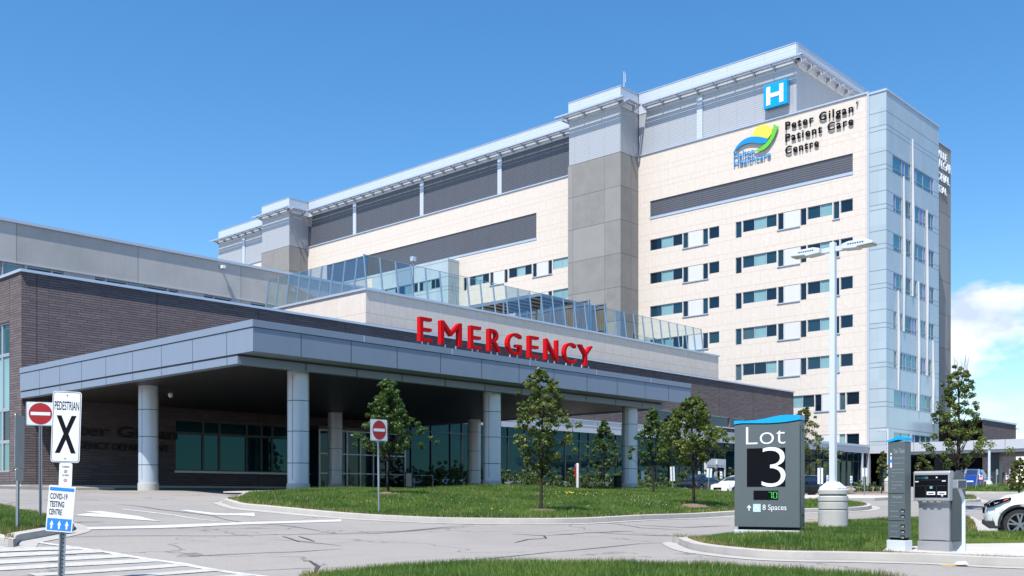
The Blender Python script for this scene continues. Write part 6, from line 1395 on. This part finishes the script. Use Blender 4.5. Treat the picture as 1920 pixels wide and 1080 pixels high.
def hat_rear(t):
    for s_ in (-1, 1): mb = MB(); mb.obox((-2.03, s_*.70, .88), (.25,s_*.97,0), (0,0,1), (-.97,s_*.25,0), .20, .07, .02); mb.build('tail_lamp', M['redlamp'], t)
    mb = MB(); mb.box(-2.09, -2.06, -.25, .25, .66, .76); mb.build('number_plate', M['plate'], t)
    for s_ in (-1, 1): mb = MB(); mb.obox((.6, s_*1.0, 1.02), (1,0,0), (0,1,0), (0,0,1), .07, .09, .06); mb.build('mirror', M['carb'], t, bevel=.02)
car('parked_car', 'bright blue hatchback seen from behind on the far right lot', 'car', carpos(1826,922,72), TH-R(32), M['carb'], HAT, HATR, (1.3,-1.3), .33, dict(side=((-1.5,-.55),(-.48,.75)), front=(.4,1.05), rear=(-1.98,-1.72)), hat_rear, 'cars parked beyond the lawns')
SUV = [(-2.28,.42,.98,.72),(-2.15,.34,1.06,.86),(-1.7,.28,1.08,.91),(0,.26,1.07,.93),(.9,.27,1.06,.93),(1.35,.28,1.04,.925),(1.68,.30,.98,.90),(1.86,.33,.90,.85),(2.00,.38,.79,.76),(2.07,.44,.66,.64)]
SUVR = [(-2.1,1.2,.68),(-1.8,1.52,.66),(-1.2,1.66,.66),(-.2,1.69,.66),(.3,1.62,.64),(.85,1.32,.68),(1.3,1.07,.74)]
def suv_front(t):
    for s_ in (-1, 1):
        mb = MB(); P1 = [(2.03,s_*.70,.80),(1.86,s_*.845,.90),(1.56,s_*.895,.97),(1.55,s_*.915,.92),(1.75,s_*.895,.84),(1.91,s_*.845,.77),(2.02,s_*.74,.735)]
        c = np.mean(P1, 0); mb.add([tuple(np.array(p)+np.array((.022,s_*.022,.006))) for p in P1]+[tuple(np.array(p)-np.array((.03,s_*.03,0))) for p in P1], [tuple(range(7))]+[(i, (i+1) % 7, (i+1) % 7+7, i+7) for i in range(7)]); hl = mb.build('headlight', M['dark'], t)
        for q, rr in (((1.95,s_*.80,.80),.042),((1.85,s_*.866,.835),.046)): mb = MB(); mb.lathe(0, 0, [(rr*.2,-rr*.5),(rr,0),(rr*.5,rr*.5)], 12); mb.v = [(q[0]+.03+v[2]*.5, q[1]+s_*.035+v[0]*.9*.6, q[2]+v[1]) for v in mb.v]; mb.build('lamp_lens', M['chrome'], hl)
        mb = MB(); mb.add([tuple(np.array(p)+np.array((.026,s_*.028,.007))) for p in ((1.64,s_*.893,.925),(1.575,s_*.900,.945),(1.57,s_*.917,.925),(1.66,s_*.902,.885),(1.69,s_*.899,.88))], [(0,1,2,3,4)]); mb.build('side_marker', M['orange'], hl)
        mb = MB(); mb.obox((.72, s_*1.02, 1.14), (1,0,0), (0,1,0), (0,0,1), .09, .10, .075); mb.build('mirror', M['carw'], t, bevel=.03)
        mb = MB(); mb.box(-1.0, 1.0, s_*.90, s_*.955, .27, .42); mb.build('sill_cladding', M['plastic'], t)
    mb = MB(); mb.prism([(.0,.26),(.20,.26),(.31,.34),(.30,.44),(.0,.44)], (1.79,-.80,0), (1,0,0), uZ, (0,1,0), 1.60); mb.build('bumper_cladding', M['plastic'], t, bevel=.02)
    mb = MB(); mb.prism([(-.40,.74),(.40,.74),(.34,.60),(-.34,.60)], (2.065,0,0), (0,1,0), uZ, (1,0,0), .03); mb.build('grille', M['dark'], t)
P = carpos(1902, 1013.5, 23.0); rz = toL-R(23)
P = P - np.array((math.cos(rz), math.sin(rz), 0))*1.36 + np.array((-math.sin(rz), math.cos(rz), 0))*(-.9) + RT*.13
car('parked_car', 'white compact SUV with black arch cladding entering the frame at the right', 'car', P, rz, M['carw'], SUV, SUVR, (1.36,-1.30), .355, dict(side=((-1.6,-.6),(-.5,.85)), front=(.45,1.15), rear=(-2.05,-1.78)), suv_front, None, True)
